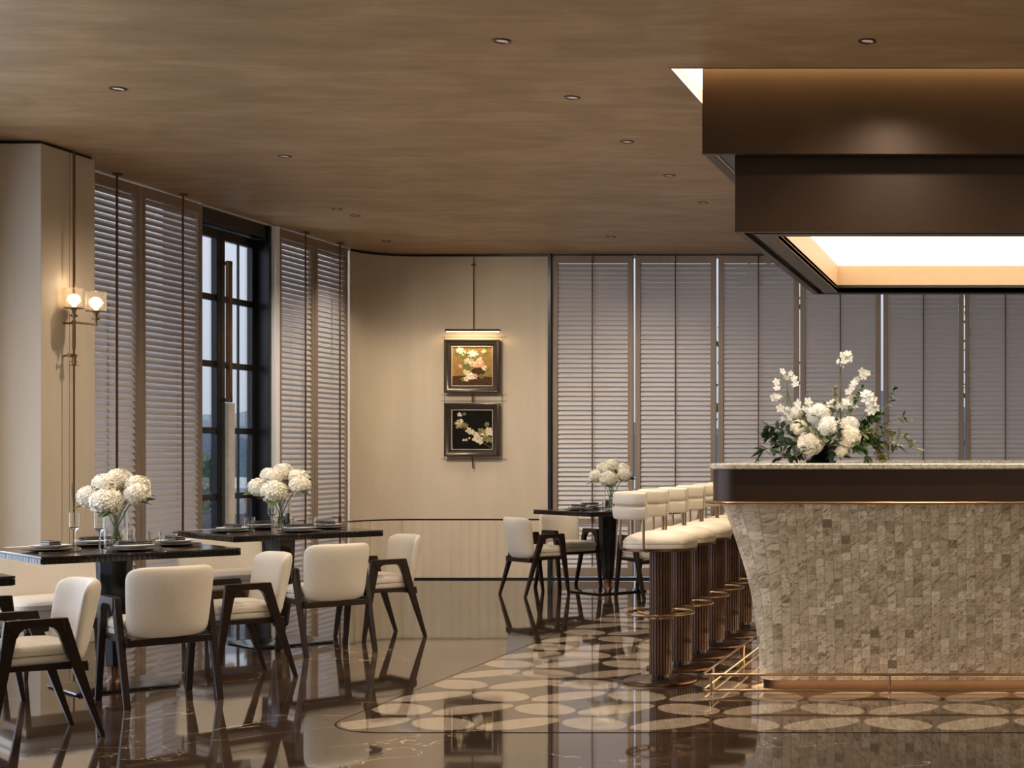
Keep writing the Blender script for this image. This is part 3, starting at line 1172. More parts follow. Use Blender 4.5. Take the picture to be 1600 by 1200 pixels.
chairs = [((-4.477, 7.888), e2, 'cream armchair seen from behind at the nearer left dining table'),
          ((-4.469, 9.79), e2, 'cream armchair seen from behind at the farther left dining table'),
          ((-4.47, 6.86), -e1, 'large cream armchair turned left at the lower left corner of the photo'),
          ((-4.455, 8.68), -e1, 'cream armchair turned left between the two left dining tables'),
          ((-4.454, 10.59), -e1, 'cream armchair turned left at the right end of the farther left table'),
          ((-4.37, 13.72), e1, 'armchair with daylit grey-white back, left of the table by the back shutters'),
          ((-4.28, 14.46), -e2, 'cream armchair behind the table by the back shutters, facing the camera'),
          ((-3.26, 13.54), e2, 'armchair seen from behind, right of the back table and half hidden by stools'),
          ((-3.31, 14.51), -e1, 'cream armchair beyond the back table, only glimpsed between the stool backs'),
          ((-5.47, 7.82), e1, 'armchair cropped by the left edge, showing only its dark arm frame')]
for i, (p, fw_, lab) in enumerate(chairs):
    if i == 0:
        ch.location = (p[0], p[1], 0)
        ch.rotation_euler = (0, 0, ang(fw_))
        ch['label'] = lab
    else:
        dup(ch, (p[0], p[1], 0), ang(fw_), lab)

# armless lounge chairs behind the left tables
lc = thing('lounge_chair', '', 'chair', group='armless cream lounge chairs behind the left tables')
m = MB()
L = []
for d_, z in ((0.02, 0.33), (0.0, 0.345), (0.0, 0.385), (0.008, 0.392), (-0.004, 0.40), (-0.004, 0.425), (0.02, 0.445), (0.08, 0.453), (0.15, 0.455)):
    L.append(se_loop(0.27 - d_, 0.30 - d_, z, 44, 7.0))
m.loops(L)
m.build('seat', 'cream', lc)
m = MB()
back_panel(m, 0.40, 0.74, 0.58, 0.60, 0.04, 0.06, 0.02, -0.19)
m.build('backrest', 'cream', lc)
m = MB()
m.box(-0.22, 0.22, -0.25, 0.25, 0.27, 0.332)
m.build('base_frame', 'copper', lc, bevel=0.004)
for sx in (-1, 1):
    for sy in (-1, 1):
        m = MB()
        m.tube([(sx * 0.2, sy * 0.235, 0.28), (sx * 0.22, sy * 0.25, 0)], [0.02, 0.011], 8)
        m.build('leg', 'wood', lc)
learn(lc)
lc.location = (-5.60, 8.87, 0)
lc.rotation_euler = (0, 0, ang(-e2))
lc['label'] = 'armless cream lounge chair in front of the pale pillar, behind the nearer left table'
dup(lc, (-5.60, 10.78, 0), ang(-e2), 'armless cream lounge chair near the glazed door, behind the farther left table')

# ------------------------------------------------------------------ dining tables
TZ = 0.765
tb_ = thing('dining_table', '', 'table', group='square dark dining tables on tapered pedestals')
m = MB()
m.box(-0.485, 0.485, -0.485, 0.485, TZ - 0.012, TZ)
ttop = m.build('tabletop', 'tabletop', tb_, bevel=0.003)
m = MB()
# ribbed apron under the top
m.box(-0.478, 0.478, -0.478, 0.478, TZ - 0.042, TZ - 0.013)
k = 0
while k < 38:
    t_ = -0.468 + k * 0.0253
    for s_ in (-1, 1):
        m.box(t_, t_ + 0.016, s_ * 0.481 - 0.003, s_ * 0.481 + 0.003, TZ - 0.040, TZ - 0.014)
        m.box(s_ * 0.481 - 0.003, s_ * 0.481 + 0.003, t_, t_ + 0.016, TZ - 0.040, TZ - 0.014)
    k += 1
m.build('apron', 'blackgloss', ttop)
m = MB()
L = []
for r_, z in ((0.092, TZ - 0.043), (0.088, 0.62), (0.075, 0.35), (0.048, 0.115)):
    L.append([(r_ * math.cos(2 * PI * i / 8 + PI / 8), r_ * math.sin(2 * PI * i / 8 + PI / 8), z) for i in range(8)])
m.loops(L, smooth=False)
m.build('pedestal', 'blackgloss', tb_, bevel=0.003)
m = MB()
m.lathe([(0.036, 0.115), (0.030, 0.05), (0.045, 0.022)], n=20)
m.build('pedestal_foot', 'copper', tb_)
m = MB()
m.loops([zl(rrect(-0.25, 0.25, -0.25, 0.25, 0.02), 0.0), zl(rrect(-0.26, 0.26, -0.26, 0.26, 0.02), 0.006), zl(rrect(-0.255, 0.255, -0.255, 0.255, 0.02), 0.014), zl(rrect(-0.1, 0.1, -0.1, 0.1, 0.02), 0.026)], smooth=False)
m.build('base_plate', 'blackgloss', tb_)
learn(tb_)
TC = {'near': (-4.99, 8.35), 'far': (-4.99, 10.245), 'edge': (-4.99, 6.455), 'back': (-3.77, 14.0)}
tl_ = {'near': 'square dark dining table with flowers, the nearer one at left beside the pale pillar',
       'far': 'square dark dining table with flowers in front of the glazed door',
       'edge': 'dark dining table cropped at the left edge, only its corner showing',
       'back': 'square dark dining table by the back shutters, partly hidden by bar stools'}
first = True
for k_, c_ in TC.items():
    if first:
        tb_.location = (c_[0], c_[1], 0)
        tb_.rotation_euler = (0, 0, TH)
        tb_['label'] = tl_[k_]
        first = False
    else:
        dup(tb_, (c_[0], c_[1], 0), TH, tl_[k_])

# ------------------------------------------------------------------ tableware
m = MB()
m.lathe([(0.05, 0.0), (0.09, 0.002), (0.135, 0.010), (0.138, 0.012), (0.13, 0.013), (0.09, 0.007), (0.01, 0.006)], n=36)
cp_ = m.build('charger_plate', 'dark')
tag(cp_, '', 'plate', 'dark charger plates on the dining tables')
m = MB()
m.lathe([(0.045, 0.0), (0.07, 0.004), (0.098, 0.016), (0.100, 0.019), (0.094, 0.018), (0.065, 0.008), (0.005, 0.007)], n=32)
dp_ = m.build('dinner_plate', ['white'])
tag(dp_, '', 'plate', 'white-rimmed plates on the dining tables')
m = MB()
m.box(-0.085, 0.085, -0.028, 0.028, 0.0, 0.012)
m.box(-0.082, 0.082, -0.026, 0.026, 0.013, 0.022)
nk_ = m.build('folded_napkin', 'dark', bevel=0.004)
tag(nk_, '', 'napkin', 'dark folded napkins on the dining tables')
m = MB()
for yy in (-0.012, 0.012):
    m.box(-0.09, 0.09, yy - 0.003, yy + 0.003, 0.0, 0.003)
    m.lathe([(0.001, 0.0), (0.012, 0.001), (0.012, 0.004), (0.001, 0.005)], (0.09, yy, 0.0), 10)
ct_ = m.build('cutlery_pair', 'brass')
tag(ct_, '', 'cutlery', 'cutlery on the dining tables')
m = MB()
m.lathe([(0.032, 0), (0.033, 0.002), (0.006, 0.006), (0.004, 0.02), (0.004, 0.095), (0.012, 0.103), (0.026, 0.118), (0.0275, 0.135), (0.027, 0.20), (0.0262, 0.20), (0.0262, 0.135), (0.024, 0.12), (0.010, 0.108), (0.001, 0.106)], n=24)
fl_ = m.build('champagne_flute', 'glass')
tag(fl_, '', 'glass', 'clear stemmed glasses on the dining tables')
m = MB()
m.lathe([(0.036, 0), (0.038, 0.09), (0.0365, 0.09), (0.034, 0.006), (0.001, 0.006)], n=24)
tu_ = m.build('water_tumbler', 'glass')
tag(tu_, '', 'glass', 'clear tumblers on the dining tables')
used = set()


def put(proto_, loc, rz, label):
    if proto_.name in used:
        o = proto_.copy()
        COL.objects.link(o)
    else:
        used.add(proto_.name)
        o = proto_
    o.location = loc
    o.rotation_euler = (0, 0, rz)
    o['label'] = label
    return o


tw2 = {'near': 'nearer left table', 'far': 'farther left table', 'back': 'back table'}
sides = {'SE': -e2, 'NE': e1, 'NW': e2, 'SW': -e1}
tw = {'near': 'nearer left table', 'far': 'farther left table', 'back': 'table by the back shutters'}
sw_ = {'SE': 'the armchair seen from behind', 'NE': 'the right-hand armchair facing left', 'NW': 'the window-side chair', 'SW': 'the near left edge'}
for tn in ('near', 'far', 'back'):
    c0 = Vector(TC[tn])
    for sd_, d in sides.items():
        p = c0 + d * 0.31
        dd = ' before ' + sw_[sd_] + ', ' + tw2[tn]
        a_ = ang(d)
        put(cp_, (p.x, p.y, TZ + 0.0005), 0, 'dark charger plate' + dd)
        put(dp_, (p.x, p.y, TZ + 0.0135), 0, 'white-rimmed plate' + dd)
        put(nk_, (p.x, p.y, TZ + 0.033), a_ + PI / 2, 'dark folded napkin' + dd)
        side = Vector((-d.y, d.x))
        q_ = p + side * 0.185
        put(ct_, (q_.x, q_.y, TZ + 0.0005), a_, 'brass cutlery pair' + dd)
        q_ = c0 + d * 0.12 + side * 0.16
        if (tn, sd_) in (('near', 'SW'), ('near', 'NW'), ('far', 'SW'), ('back', 'SE')):
            put(fl_, (q_.x, q_.y, TZ + 0.0005), 0, 'clear champagne flute nearest ' + sw_[sd_] + ', ' + tw2[tn])
        else:
            put(tu_, (q_.x, q_.y, TZ + 0.0005), 0, 'clear water tumbler nearest ' + sw_[sd_] + ', ' + tw2[tn])

# ------------------------------------------------------------------ flowers


def floret(m, c_, nrm, r, q, petals=4, mi=0, cup=0.35):
    t_ = nrm.orthogonal().normalized()
    b_ = nrm.cross(t_)
    a0 = q.uniform(0, PI)
    c0 = m.bm.verts.new(c_)
    for k in range(petals):
        a_ = a0 + 2 * PI * k / petals
        da = PI / petals * 0.85
        p1 = c_ + (t_ * math.cos(a_ - da) + b_ * math.sin(a_ - da)) * r * 0.72 + nrm * r * cup * 0.6
        p2 = c_ + (t_ * math.cos(a_) + b_ * math.sin(a_)) * r + nrm * r * cup
        p3 = c_ + (t_ * math.cos(a_ + da) + b_ * math.sin(a_ + da)) * r * 0.72 + nrm * r * cup * 0.6
        m.face([c0, m.bm.verts.new(p1), m.bm.verts.new(p2), m.bm.verts.new(p3)], mi)


def bloom_mesh(r, q, n=190, fr_=0.22, squash=0.88):
    m = MB()
    L = []
    for k in range(1, 9):
        ph = PI * k / 9
        L.append([(r * .86 * math.sin(ph) * math.cos(2 * PI * i / 16), r * .86 * math.sin(ph) * math.sin(2 * PI * i / 16), -r * .86 * squash * math.cos(ph)) for i in range(16)])
    m.loops(L)
    for i in range(n):
        z_ = 1 - 2 * (i + .5) / n
        a_ = i * 2.39996
        s_ = math.sqrt(1 - z_ * z_)
        nr = Vector((s_ * math.cos(a_), s_ * math.sin(a_), z_))
        rr_ = r * (0.90 + 0.08 * q.random() + 0.06 * math.sin(3 * a_) * s_)
        floret(m, Vector((nr.x * rr_, nr.y * rr_, nr.z * rr_ * squash)), (nr + Vector((q.gauss(0, .2), q.gauss(0, .2), q.gauss(0, .2)))).normalized(), r * fr_, q)
    return m


def leafblade(m, base_, dir_, ln_, wd, q, mi=0, droop=0.25):
    d = dir_.normalized()
    sdv = d.cross(Vector((0, 0, 1)))
    if sdv.length < 0.05:
        sdv = Vector((1, 0, 0))
    sdv.normalize()
    rl = q.uniform(-.6, .6)
    up = sdv.cross(d)
    sdv = (sdv * math.cos(rl) + up * math.sin(rl)).normalized()
    prev_ = None
    for k, wf in enumerate((0.12, 0.75, 1.0, 0.7, 0.03)):
        t_ = k / 4
        c_ = base_ + d * ln_ * t_ - Vector((0, 0, 1)) * droop * ln_ * t_ * t_
        a_ = m.bm.verts.new(c_ + sdv * wd * wf)
        mid = m.bm.verts.new(c_ - up * wd * 0.25 * wf)
        b_ = m.bm.verts.new(c_ - sdv * wd * wf)
        if prev_:
            m.face([prev_[0], a_, mid, prev_[1]], mi, True)
            m.face([prev_[1], mid, b_, prev_[2]], mi, True)
        prev_ = (a_, mid, b_)


def hydrangea(base_pt, vase_pt, head, r, label, group, seed, mat='bloom', leaves=2):
    """thing at the stem foot in the vase; head in world coordinates"""
    q = random.Random(seed)
    t = thing('hydrangea', label, 'flower', base_pt, 0, group)
    h_ = Vector(head) - Vector(base_pt)
    v_ = Vector(vase_pt) - Vector(base_pt)
    m = bloom_mesh(r, q)
    for vtx in m.bm.verts:
        vtx.co += h_
    m.build('blossom', mat, t)
    m = MB()
    m.tube([(0, 0, 0), v_ * 0.5 + Vector((q.uniform(-.006, .006), 0, 0)), v_, v_ + (h_ - v_) * 0.6, h_], 0.003, 6)
    m.build('stem', 'stem', t)
    if leaves:
        m = MB()
        for k in range(leaves):
            d = Vector((h_.x - v_.x, h_.y - v_.y, 0.02))
            d = (d.normalized() if d.length > 0.01 else Vector((1, 0, 0))) + Vector((q.gauss(0, .5), q.gauss(0, .5), q.gauss(0, .25)))
            leafblade(m, h_ - Vector((0, 0, r * 0.55)), d, r * 1.6, r * 0.42, q)
        m.build('leaves', 'leaf', t)
    return t


BL = [('topmost', (0.0, 0.02, 0.105), 1.0), ('upper left', (-0.075, 0.02, 0.085), 0.9), ('upper right', (0.085, 0.03, 0.075), 0.95),
      ('leftmost', (-0.115, -0.03, 0.02), 1.0), ('rightmost', (0.115, -0.02, 0.03), 1.0), ('lowest front', (0.0, -0.085, -0.005), 1.25),
      ('hidden rear', (0.01, 0.09, 0.04), 1.0), ('small upper front', (-0.02, -0.05, 0.08), 0.8)]


def vase_with_blooms(c, R_, vh, vr, tname, seed, n=8, scale=1.0, fc=0.29):
    t = thing('glass_vase', 'clear cylindrical glass vase of white hydrangeas on the ' + tname, 'vase', (c[0], c[1], TZ + 0.0005))
    m = MB()
    m.lathe([(vr * .94, 0), (vr, 0.004), (vr, vh), (vr - .003, vh), (vr - .003, 0.012), (0.001, 0.010)], n=28)
    m.build('vase_wall', 'glass', t)
    m = MB()
    m.lathe([(vr - .005, 0.013), (vr - .005, vh * .55)], n=28)
    m.build('water', 'water', t)
    for i, (nm, of, rf) in enumerate(BL[:n]):
        a_ = i * 2.4
        bp = (c[0] + math.cos(a_) * vr * .55, c[1] + math.sin(a_) * vr * .55, TZ + 0.016)
        vp = (c[0] - math.cos(a_) * vr * .4 + of[0] * .2, c[1] - math.sin(a_) * vr * .4, TZ + vh * .96)
        hd = (c[0] + of[0] * scale, c[1] + of[1] * scale, TZ + fc + of[2] * scale)
        hydrangea(bp, vp, hd, R_ * rf, nm + ' cream-white hydrangea in the glass vase on the ' + tname, 'hydrangeas on the ' + tname, seed + i)


vase_with_blooms((-4.985, 8.36), 0.066, 0.21, 0.062, tw['near'], 100, scale=1.10, fc=0.265)
vase_with_blooms((-5.01, 10.29), 0.068, 0.21, 0.062, tw['far'], 200, scale=1.18, fc=0.27)
vase_with_blooms((-3.74, 14.0), 0.066, 0.20, 0.060, tw['back'], 300, scale=1.12, fc=0.29)

# ---- bouquet on the bar
BYY = 8.62
BZ = 1.2385
PXM = F / BYY


def bp(px, py, dy=0.0):
    """a point of the bouquet from its place in the photo, dy metres behind the bowl"""
    Y = BYY + dy
    return Vector(((px - VX) * Y / F, Y, H + (VY - py) * Y / F))


bowl = thing('flower_bowl', 'low black bowl holding the large white bouquet on the bar', 'bowl', (bp(1283, 722).x, BYY, BZ))
m = MB()
m.lathe([(0.085, 0.0), (0.09, 0.01), (0.06, 0.03), (0.05, 0.045), (0.085, 0.075), (0.108, 0.095), (0.105, 0.097), (0.08, 0.08), (0.01, 0.05)], n=32)
m.build('bowl_body', 'black', bowl)
mouth = Vector((bowl.location.x, BYY, BZ + 0.085))
GB = 'white flowers of the bar bouquet'
for i, (px, py, dy, r, w_) in enumerate([(1267, 692, -.12, .085, 'low front cream hydrangea'), (1297, 668, -.13, .078, 'central cream-white hydrangea'),
                                         (1325, 683, -.10, .078, 'hydrangea right of centre'), (1279, 648, -.03, .078, 'hydrangea high at centre left'),
                                         (1248, 668, -.05, .055, 'small hydrangea at the left'), (1327, 664, -.02, .062, 'upper right white hydrangea'),
                                         (1316, 705, -.12, .045, 'small low hydrangea over the bowl rim'), (1243, 645, .02, .045, 'small upper left hydrangea')]):
    hd = bp(px, py, dy)
    hydrangea(tuple(mouth + Vector((0, 0, -0.03)) + (hd - mouth) * 0.05), tuple(mouth), tuple(hd), r * 0.88, w_ + ' in the bar bouquet', GB, 400 + i, 'bloomw' if i % 2 else 'bloom', leaves=3)


def spray(tip_list, stem_pts, label, seed, mat='bloomw', pr=0.024, name='flower_spray', petals=5):
    q = random.Random(seed)
    t = thing(name, label, 'flower', tuple(mouth + Vector((0, 0, -0.03))), 0, 'tall white sprays of the bar bouquet')
    o_ = Vector(t.location)
    pts_ = [Vector((0, 0, 0))] + [p - o_ for p in stem_pts]
    m = MB()
    m.tube(pts_, 0.0028, 6)
    end = pts_[-1]
    for p in tip_list:
        m.tube([end if (p - o_ - end).length < 0.12 else pts_[-2], p - o_], 0.0015, 5)
    m.build('stem', 'stem', t)
    m = MB()
    for p in tip_list:
        nr = Vector((q.gauss(0, .5), -1 + q.gauss(0, .3), q.gauss(0.3, .5))).normalized()
        floret(m, p - o_, nr, pr * q.uniform(.85, 1.25), q, petals, 0, 0.3)
        floret(m, p - o_ + nr * .002, nr, pr * .6, q, petals, 0, 0.8)
    m.build('petals', mat, t)
    return t


spray([bp(1222, 581), bp(1236, 584), bp(1229, 590), bp(1213, 597), bp(1214, 607), bp(1216, 620), bp(1210, 621), bp(1243, 601), bp(1219, 638), bp(1228, 645), bp(1234, 652), bp(1224, 655), bp(1231, 640), bp(1241, 592)],
      [bp(1240, 650), bp(1231, 610), bp(1228, 590)], 'loose white orchid-like spray at the far left of the bar bouquet', 1)
spray([bp(1316, 556), bp(1325, 553), bp(1328, 561), bp(1311, 565), bp(1317, 571), bp(1320, 565)], [bp(1312, 640), bp(1313, 600), bp(1315, 572)],
      'tallest white blossom spray rising from the middle of the bar bouquet', 2)
spray([bp(1347, 580), bp(1355, 583), bp(1349, 588), bp(1340, 592), bp(1336, 598), bp(1333, 604)], [bp(1322, 660), bp(1331, 612), bp(1343, 592)],
      'second tallest white blossom spray leaning right in the bar bouquet', 3)
spray([bp(1326, 612), bp(1331, 621), bp(1324, 628), bp(1333, 633), bp(1318, 634), bp(1303, 628), bp(1298, 633), bp(1308, 634), bp(1262, 628), bp(1258, 640), bp(1248, 632)],
      [bp(1310, 670), bp(1316, 645), bp(1320, 636)], 'short white blossoms above the middle of the bar bouquet', 4, pr=0.03)
spray([bp(1357, 622, -.05), bp(1364, 628, -.05), bp(1368, 636, -.05), bp(1361, 640, -.05), bp(1353, 617, -.05)], [bp(1330, 680), bp(1350, 650), bp(1358, 636)],
      'large white curved blossom at the upper right of the bar bouquet', 5, pr=0.042, petals=6)


def branch(pts_px, label, seed, mat, ln_, wd, n=16, dense=1, name='foliage_branch'):
    q = random.Random(seed)
    t = thing(name, label, 'foliage', tuple(mouth + Vector((0, 0, -0.02))), 0, 'green foliage of the bar bouquet')
    o_ = Vector(t.location)
    pts_ = [Vector((0, 0, 0))] + [bp(*p) - o_ for p in pts_px]
    m = MB()
    m.tube(pts_, 0.0024, 5)
    m.build('stem', 'stem', t)
    m = MB()
    seg = len(pts_) - 1
    for k in range(n):
        f_ = (0.25 + 0.75 * k / (n - 1)) * seg
        i_ = min(int(f_), seg - 1)
        p = pts_[i_].lerp(pts_[i_ + 1], f_ - i_)
        d = (pts_[i_ + 1] - pts_[i_]).normalized()
        for _ in range(dense):
            dd_ = d * 0.6 + Vector((q.gauss(0, .7), q.gauss(0, .7), q.gauss(0, .7)))
            leafblade(m, p, dd_, ln_ * q.uniform(.7, 1.2), wd * q.uniform(.8, 1.2), q)
    m.build('leaves', mat, t)
    return t


branch([(1240, 695, -.05), (1215, 697, -.08), (1190, 703, -.08)], 'broad dark leaves at the lower left of the bar bouquet', 11, 'leafd', .085, .022, 14, 2)
branch([(1245, 680, 0), (1215, 668, 0), (1197, 665, 0)], 'dark green sprig reaching left in the bar bouquet', 12, 'leafd', .06, .017, 14, 2)
branch([(1260, 700, -.1), (1240, 712, -.12), (1222, 714, -.1)], 'dark leaves hanging at the left of the black bowl', 13, 'leafd', .06, .018, 14, 2)
branch([(1300, 650, 0), (1305, 625, 0), (1304, 606, 0)], 'upright light green sprig above the middle of the bar bouquet', 14, 'leafy', .04, .011, 12, 2)
branch([(1320, 660, 0), (1340, 625, 0), (1347, 608, 0)], 'light green sprig under the leaning spray of the bar bouquet', 15, 'leaf', .04, .012, 14, 2)
branch([(1340, 670, .05), (1372, 655, .05), (1392, 625, .05), (1396, 607, .05)], 'dark-leaved twig rising at the right of the bar bouquet', 16, 'leafd', .045, .010, 20, 1)
branch([(1345, 675, 0), (1378, 664, 0), (1410, 650, 0), (1418, 654, 0)], 'dark-leaved twig stretching right in the bar bouquet', 17, 'leafd', .045, .009, 18, 1)
branch([(1340, 680, -.05), (1375, 672, -.05), (1405, 675, -.05), (1432, 700, -.05)], 'olive feathery branch drooping at the far right of the bar bouquet', 18, 'leafy', .05, .009, 26, 2)
branch([(1335, 690, -.05), (1352, 700, -.08), (1356, 720, -.08)], 'green branch hanging to the counter right of the bowl', 19, 'leaf', .05, .014, 16, 2)
branch([(1340, 685, 0), (1370, 700, 0), (1382, 716, 0)], 'olive branch hanging farther right over the counter', 20, 'leafy', .05, .011, 18, 2)
branch([(1330, 670, .06), (1350, 660, .06), (1375, 645, .06)], 'fine mid green twigs filling the right of the bar bouquet', 21, 'leaf', .045, .011, 36, 4)
branch([(1330, 680, 0), (1350, 672, 0), (1372, 690, 0)], 'dense green leaves low at the right of the bar bouquet', 22, 'leaf', .055, .015, 24, 3)
branch([(1270, 670, .04), (1258, 650, .04), (1248, 630, .04)], 'green buds among the white flowers at upper left of the bar bouquet', 23, 'leafy', .035, .010, 16, 2)
branch([(1290, 690, -.08), (1300, 705, -.12), (1300, 712, -.12)], 'dark leaves in front of the black bowl', 24, 'leafd', .045, .014, 12, 2)

branch([(1285, 680, -.16), (1262, 672, -.16), (1250, 660, -.16)], 'small leaves between the hydrangeas at the left of the bar bouquet', 25, 'leaf', .04, .013, 14, 2)
branch([(1310, 690, -.18), (1312, 670, -.18), (1306, 655, -.16)], 'small leaves between the central hydrangeas of the bar bouquet', 26, 'leafd', .035, .012, 12, 2)
branch([(1350, 690, .02), (1385, 690, .02), (1408, 700, .02)], 'olive twigs low at the far right of the bar bouquet', 27, 'leafy', .045, .010, 26, 2)
branch([(1300, 640, .05), (1290, 628, .05), (1270, 640, .05)], 'fine twigs behind the upper white flowers of the bar bouquet', 28, 'leafy', .035, .009, 20, 2)
branch([(1225, 690, .05), (1208, 680, .05), (1200, 676, .05)], 'round dark leaves behind the left of the bar bouquet', 29, 'leafd', .055, .020, 16, 3)

# ------------------------------------------------------------------ wall lamp on the pillar
sc_ = thing('wall_lamp', 'brass wall lamp with two glowing glass cups on a tall rod against the pillar', 'lamp', (-6.225, 9.97, 0))
m = MB()
m.tube([(0, 0, 0.0), (0, 0, 2.05)], 0.0055, 8)
m.build('rod', 'copper', sc_)
m = MB()
m.tube([(0, 0, 2.22), (0, 0, CEIL - 0.02)], 0.008, 8)
m.build('rod', 'copper', sc_)


def zpx(py, Y=9.97):
    return H + (VY - py) * Y / F


m = MB()
m.tube([(0, 0, zpx(545)), (0, 0, zpx(500))], 0.010, 8)
m.lathe([(0.006, -0.05), (0.012, -0.03), (0.013, 0.02), (0.02, 0.022), (0.02, 0.028), (0.009, 0.04)], (0, 0, zpx(562)), 14)
m.lathe([(0.02, 0), (0.02, 0.006)], (0, 0, zpx(566)), 14)
m.tube([(0, 0, zpx(556)), (-0.00, -0.045, zpx(556))], 0.005, 8)
m.tube([(0, -0.045, zpx(556)), (0, -0.058, zpx(556))], 0.014, 10)
m.tube([(-0.075, 0, zpx(556)), (0, 0, zpx(556))], 0.006, 8)
m.lathe([(0.03, 0), (0.03, 0.004)], (-0.0, 0, zpx(571)), 4)
m.build('clamp', 'brass', sc_)
m = MB()
m.tube([(-0.015, 0, zpx(503)), (0.155, 0.0, zpx(508))], 0.007, 8)
m.tube([(-0.075, 0, zpx(505)), (0, 0, zpx(505))], 0.007, 8)
m.build('arm', 'brass', sc_)
for (dx, yb_) in ((0.0, 481), (0.145, 486)):
    zb = zpx(yb_)
    m = MB()
    m.lathe([(0.006, -0.09), (0.008, -0.06), (0.022, -0.058), (0.022, -0.045), (0.009, -0.043), (0.012, -0.02), (0.02, -0.008), (0.058, -0.005), (0.060, 0.0), (0.01, 0.001)], (dx, 0, zb), 24)
    cup = m.build('lamp_holder', 'brass', sc_)
    m = MB()
    m.lathe([(0.060, 0.001), (0.062, 0.008), (0.062, 0.128), (0.058, 0.128), (0.058, 0.01), (0.05, 0.006)], (dx, 0, zb), 28, cap0=False, cap1=False)
    m.build('glass_cup', 'crackle', cup)
    m = MB()
    m.lathe([(0.008, 0.005), (0.012, 0.02), (0.026, 0.036), (0.032, 0.055), (0.026, 0.078), (0.012, 0.090), (0.002, 0.092)], (dx, 0, zb), 20)
    m.build('bulb', 'bulb', cup)
    light('POINT', 'wall_lamp_glow', (-6.225 + dx, 9.97 - 0.0, zb + 0.16), 0.45, WARM, shadow_soft_size=0.03)
m = MB()
m.box(-6.294, -6.288, 10.06, 10.11, 0.98, 1.10)
sw = m.build('light_switch', 'wall', bevel=0.002)
tag(sw, 'narrow pale light switch plate on the pillar beneath the wall lamp', 'switch')

# ------------------------------------------------------------------ framed pictures
WY = BY - 0.005


def wx(px, Y=BY):
    return (px - VX) * Y / F


def wz(py, Y=BY):
    return H + (VY - py) * Y / F


x0p, x1p = wx(698), wx(783)
pmat = {}


def pc(name, col):
    if name not in pmat:
        pmat[name] = simple(name, col, 0.85, var=0.25, scale=40, spec=0.08)
    return pmat[name]


def petal_poly(m, cx, cz, r, n, a0, mi, y, q, squash=1.0):
    for k in range(n):
        a_ = a0 + 2 * PI * k / n + q.uniform(-.15, .15)
        rr_ = r * q.uniform(.75, 1.1)
        pts_ = [(0.05, 0), (0.5, 0.30), (0.85, 0.26), (1.0, 0), (0.85, -0.26), (0.5, -0.30)]
        vs = []
        for (u_, v_) in pts_:
            vs.append(m.bm.verts.new((cx + rr_ * (u_ * math.cos(a_) - v_ * math.sin(a_)), y - q.uniform(0, .0004), cz + squash * rr_ * (u_ * math.sin(a_) + v_ * math.cos(a_)))))
        m.face(vs, mi)


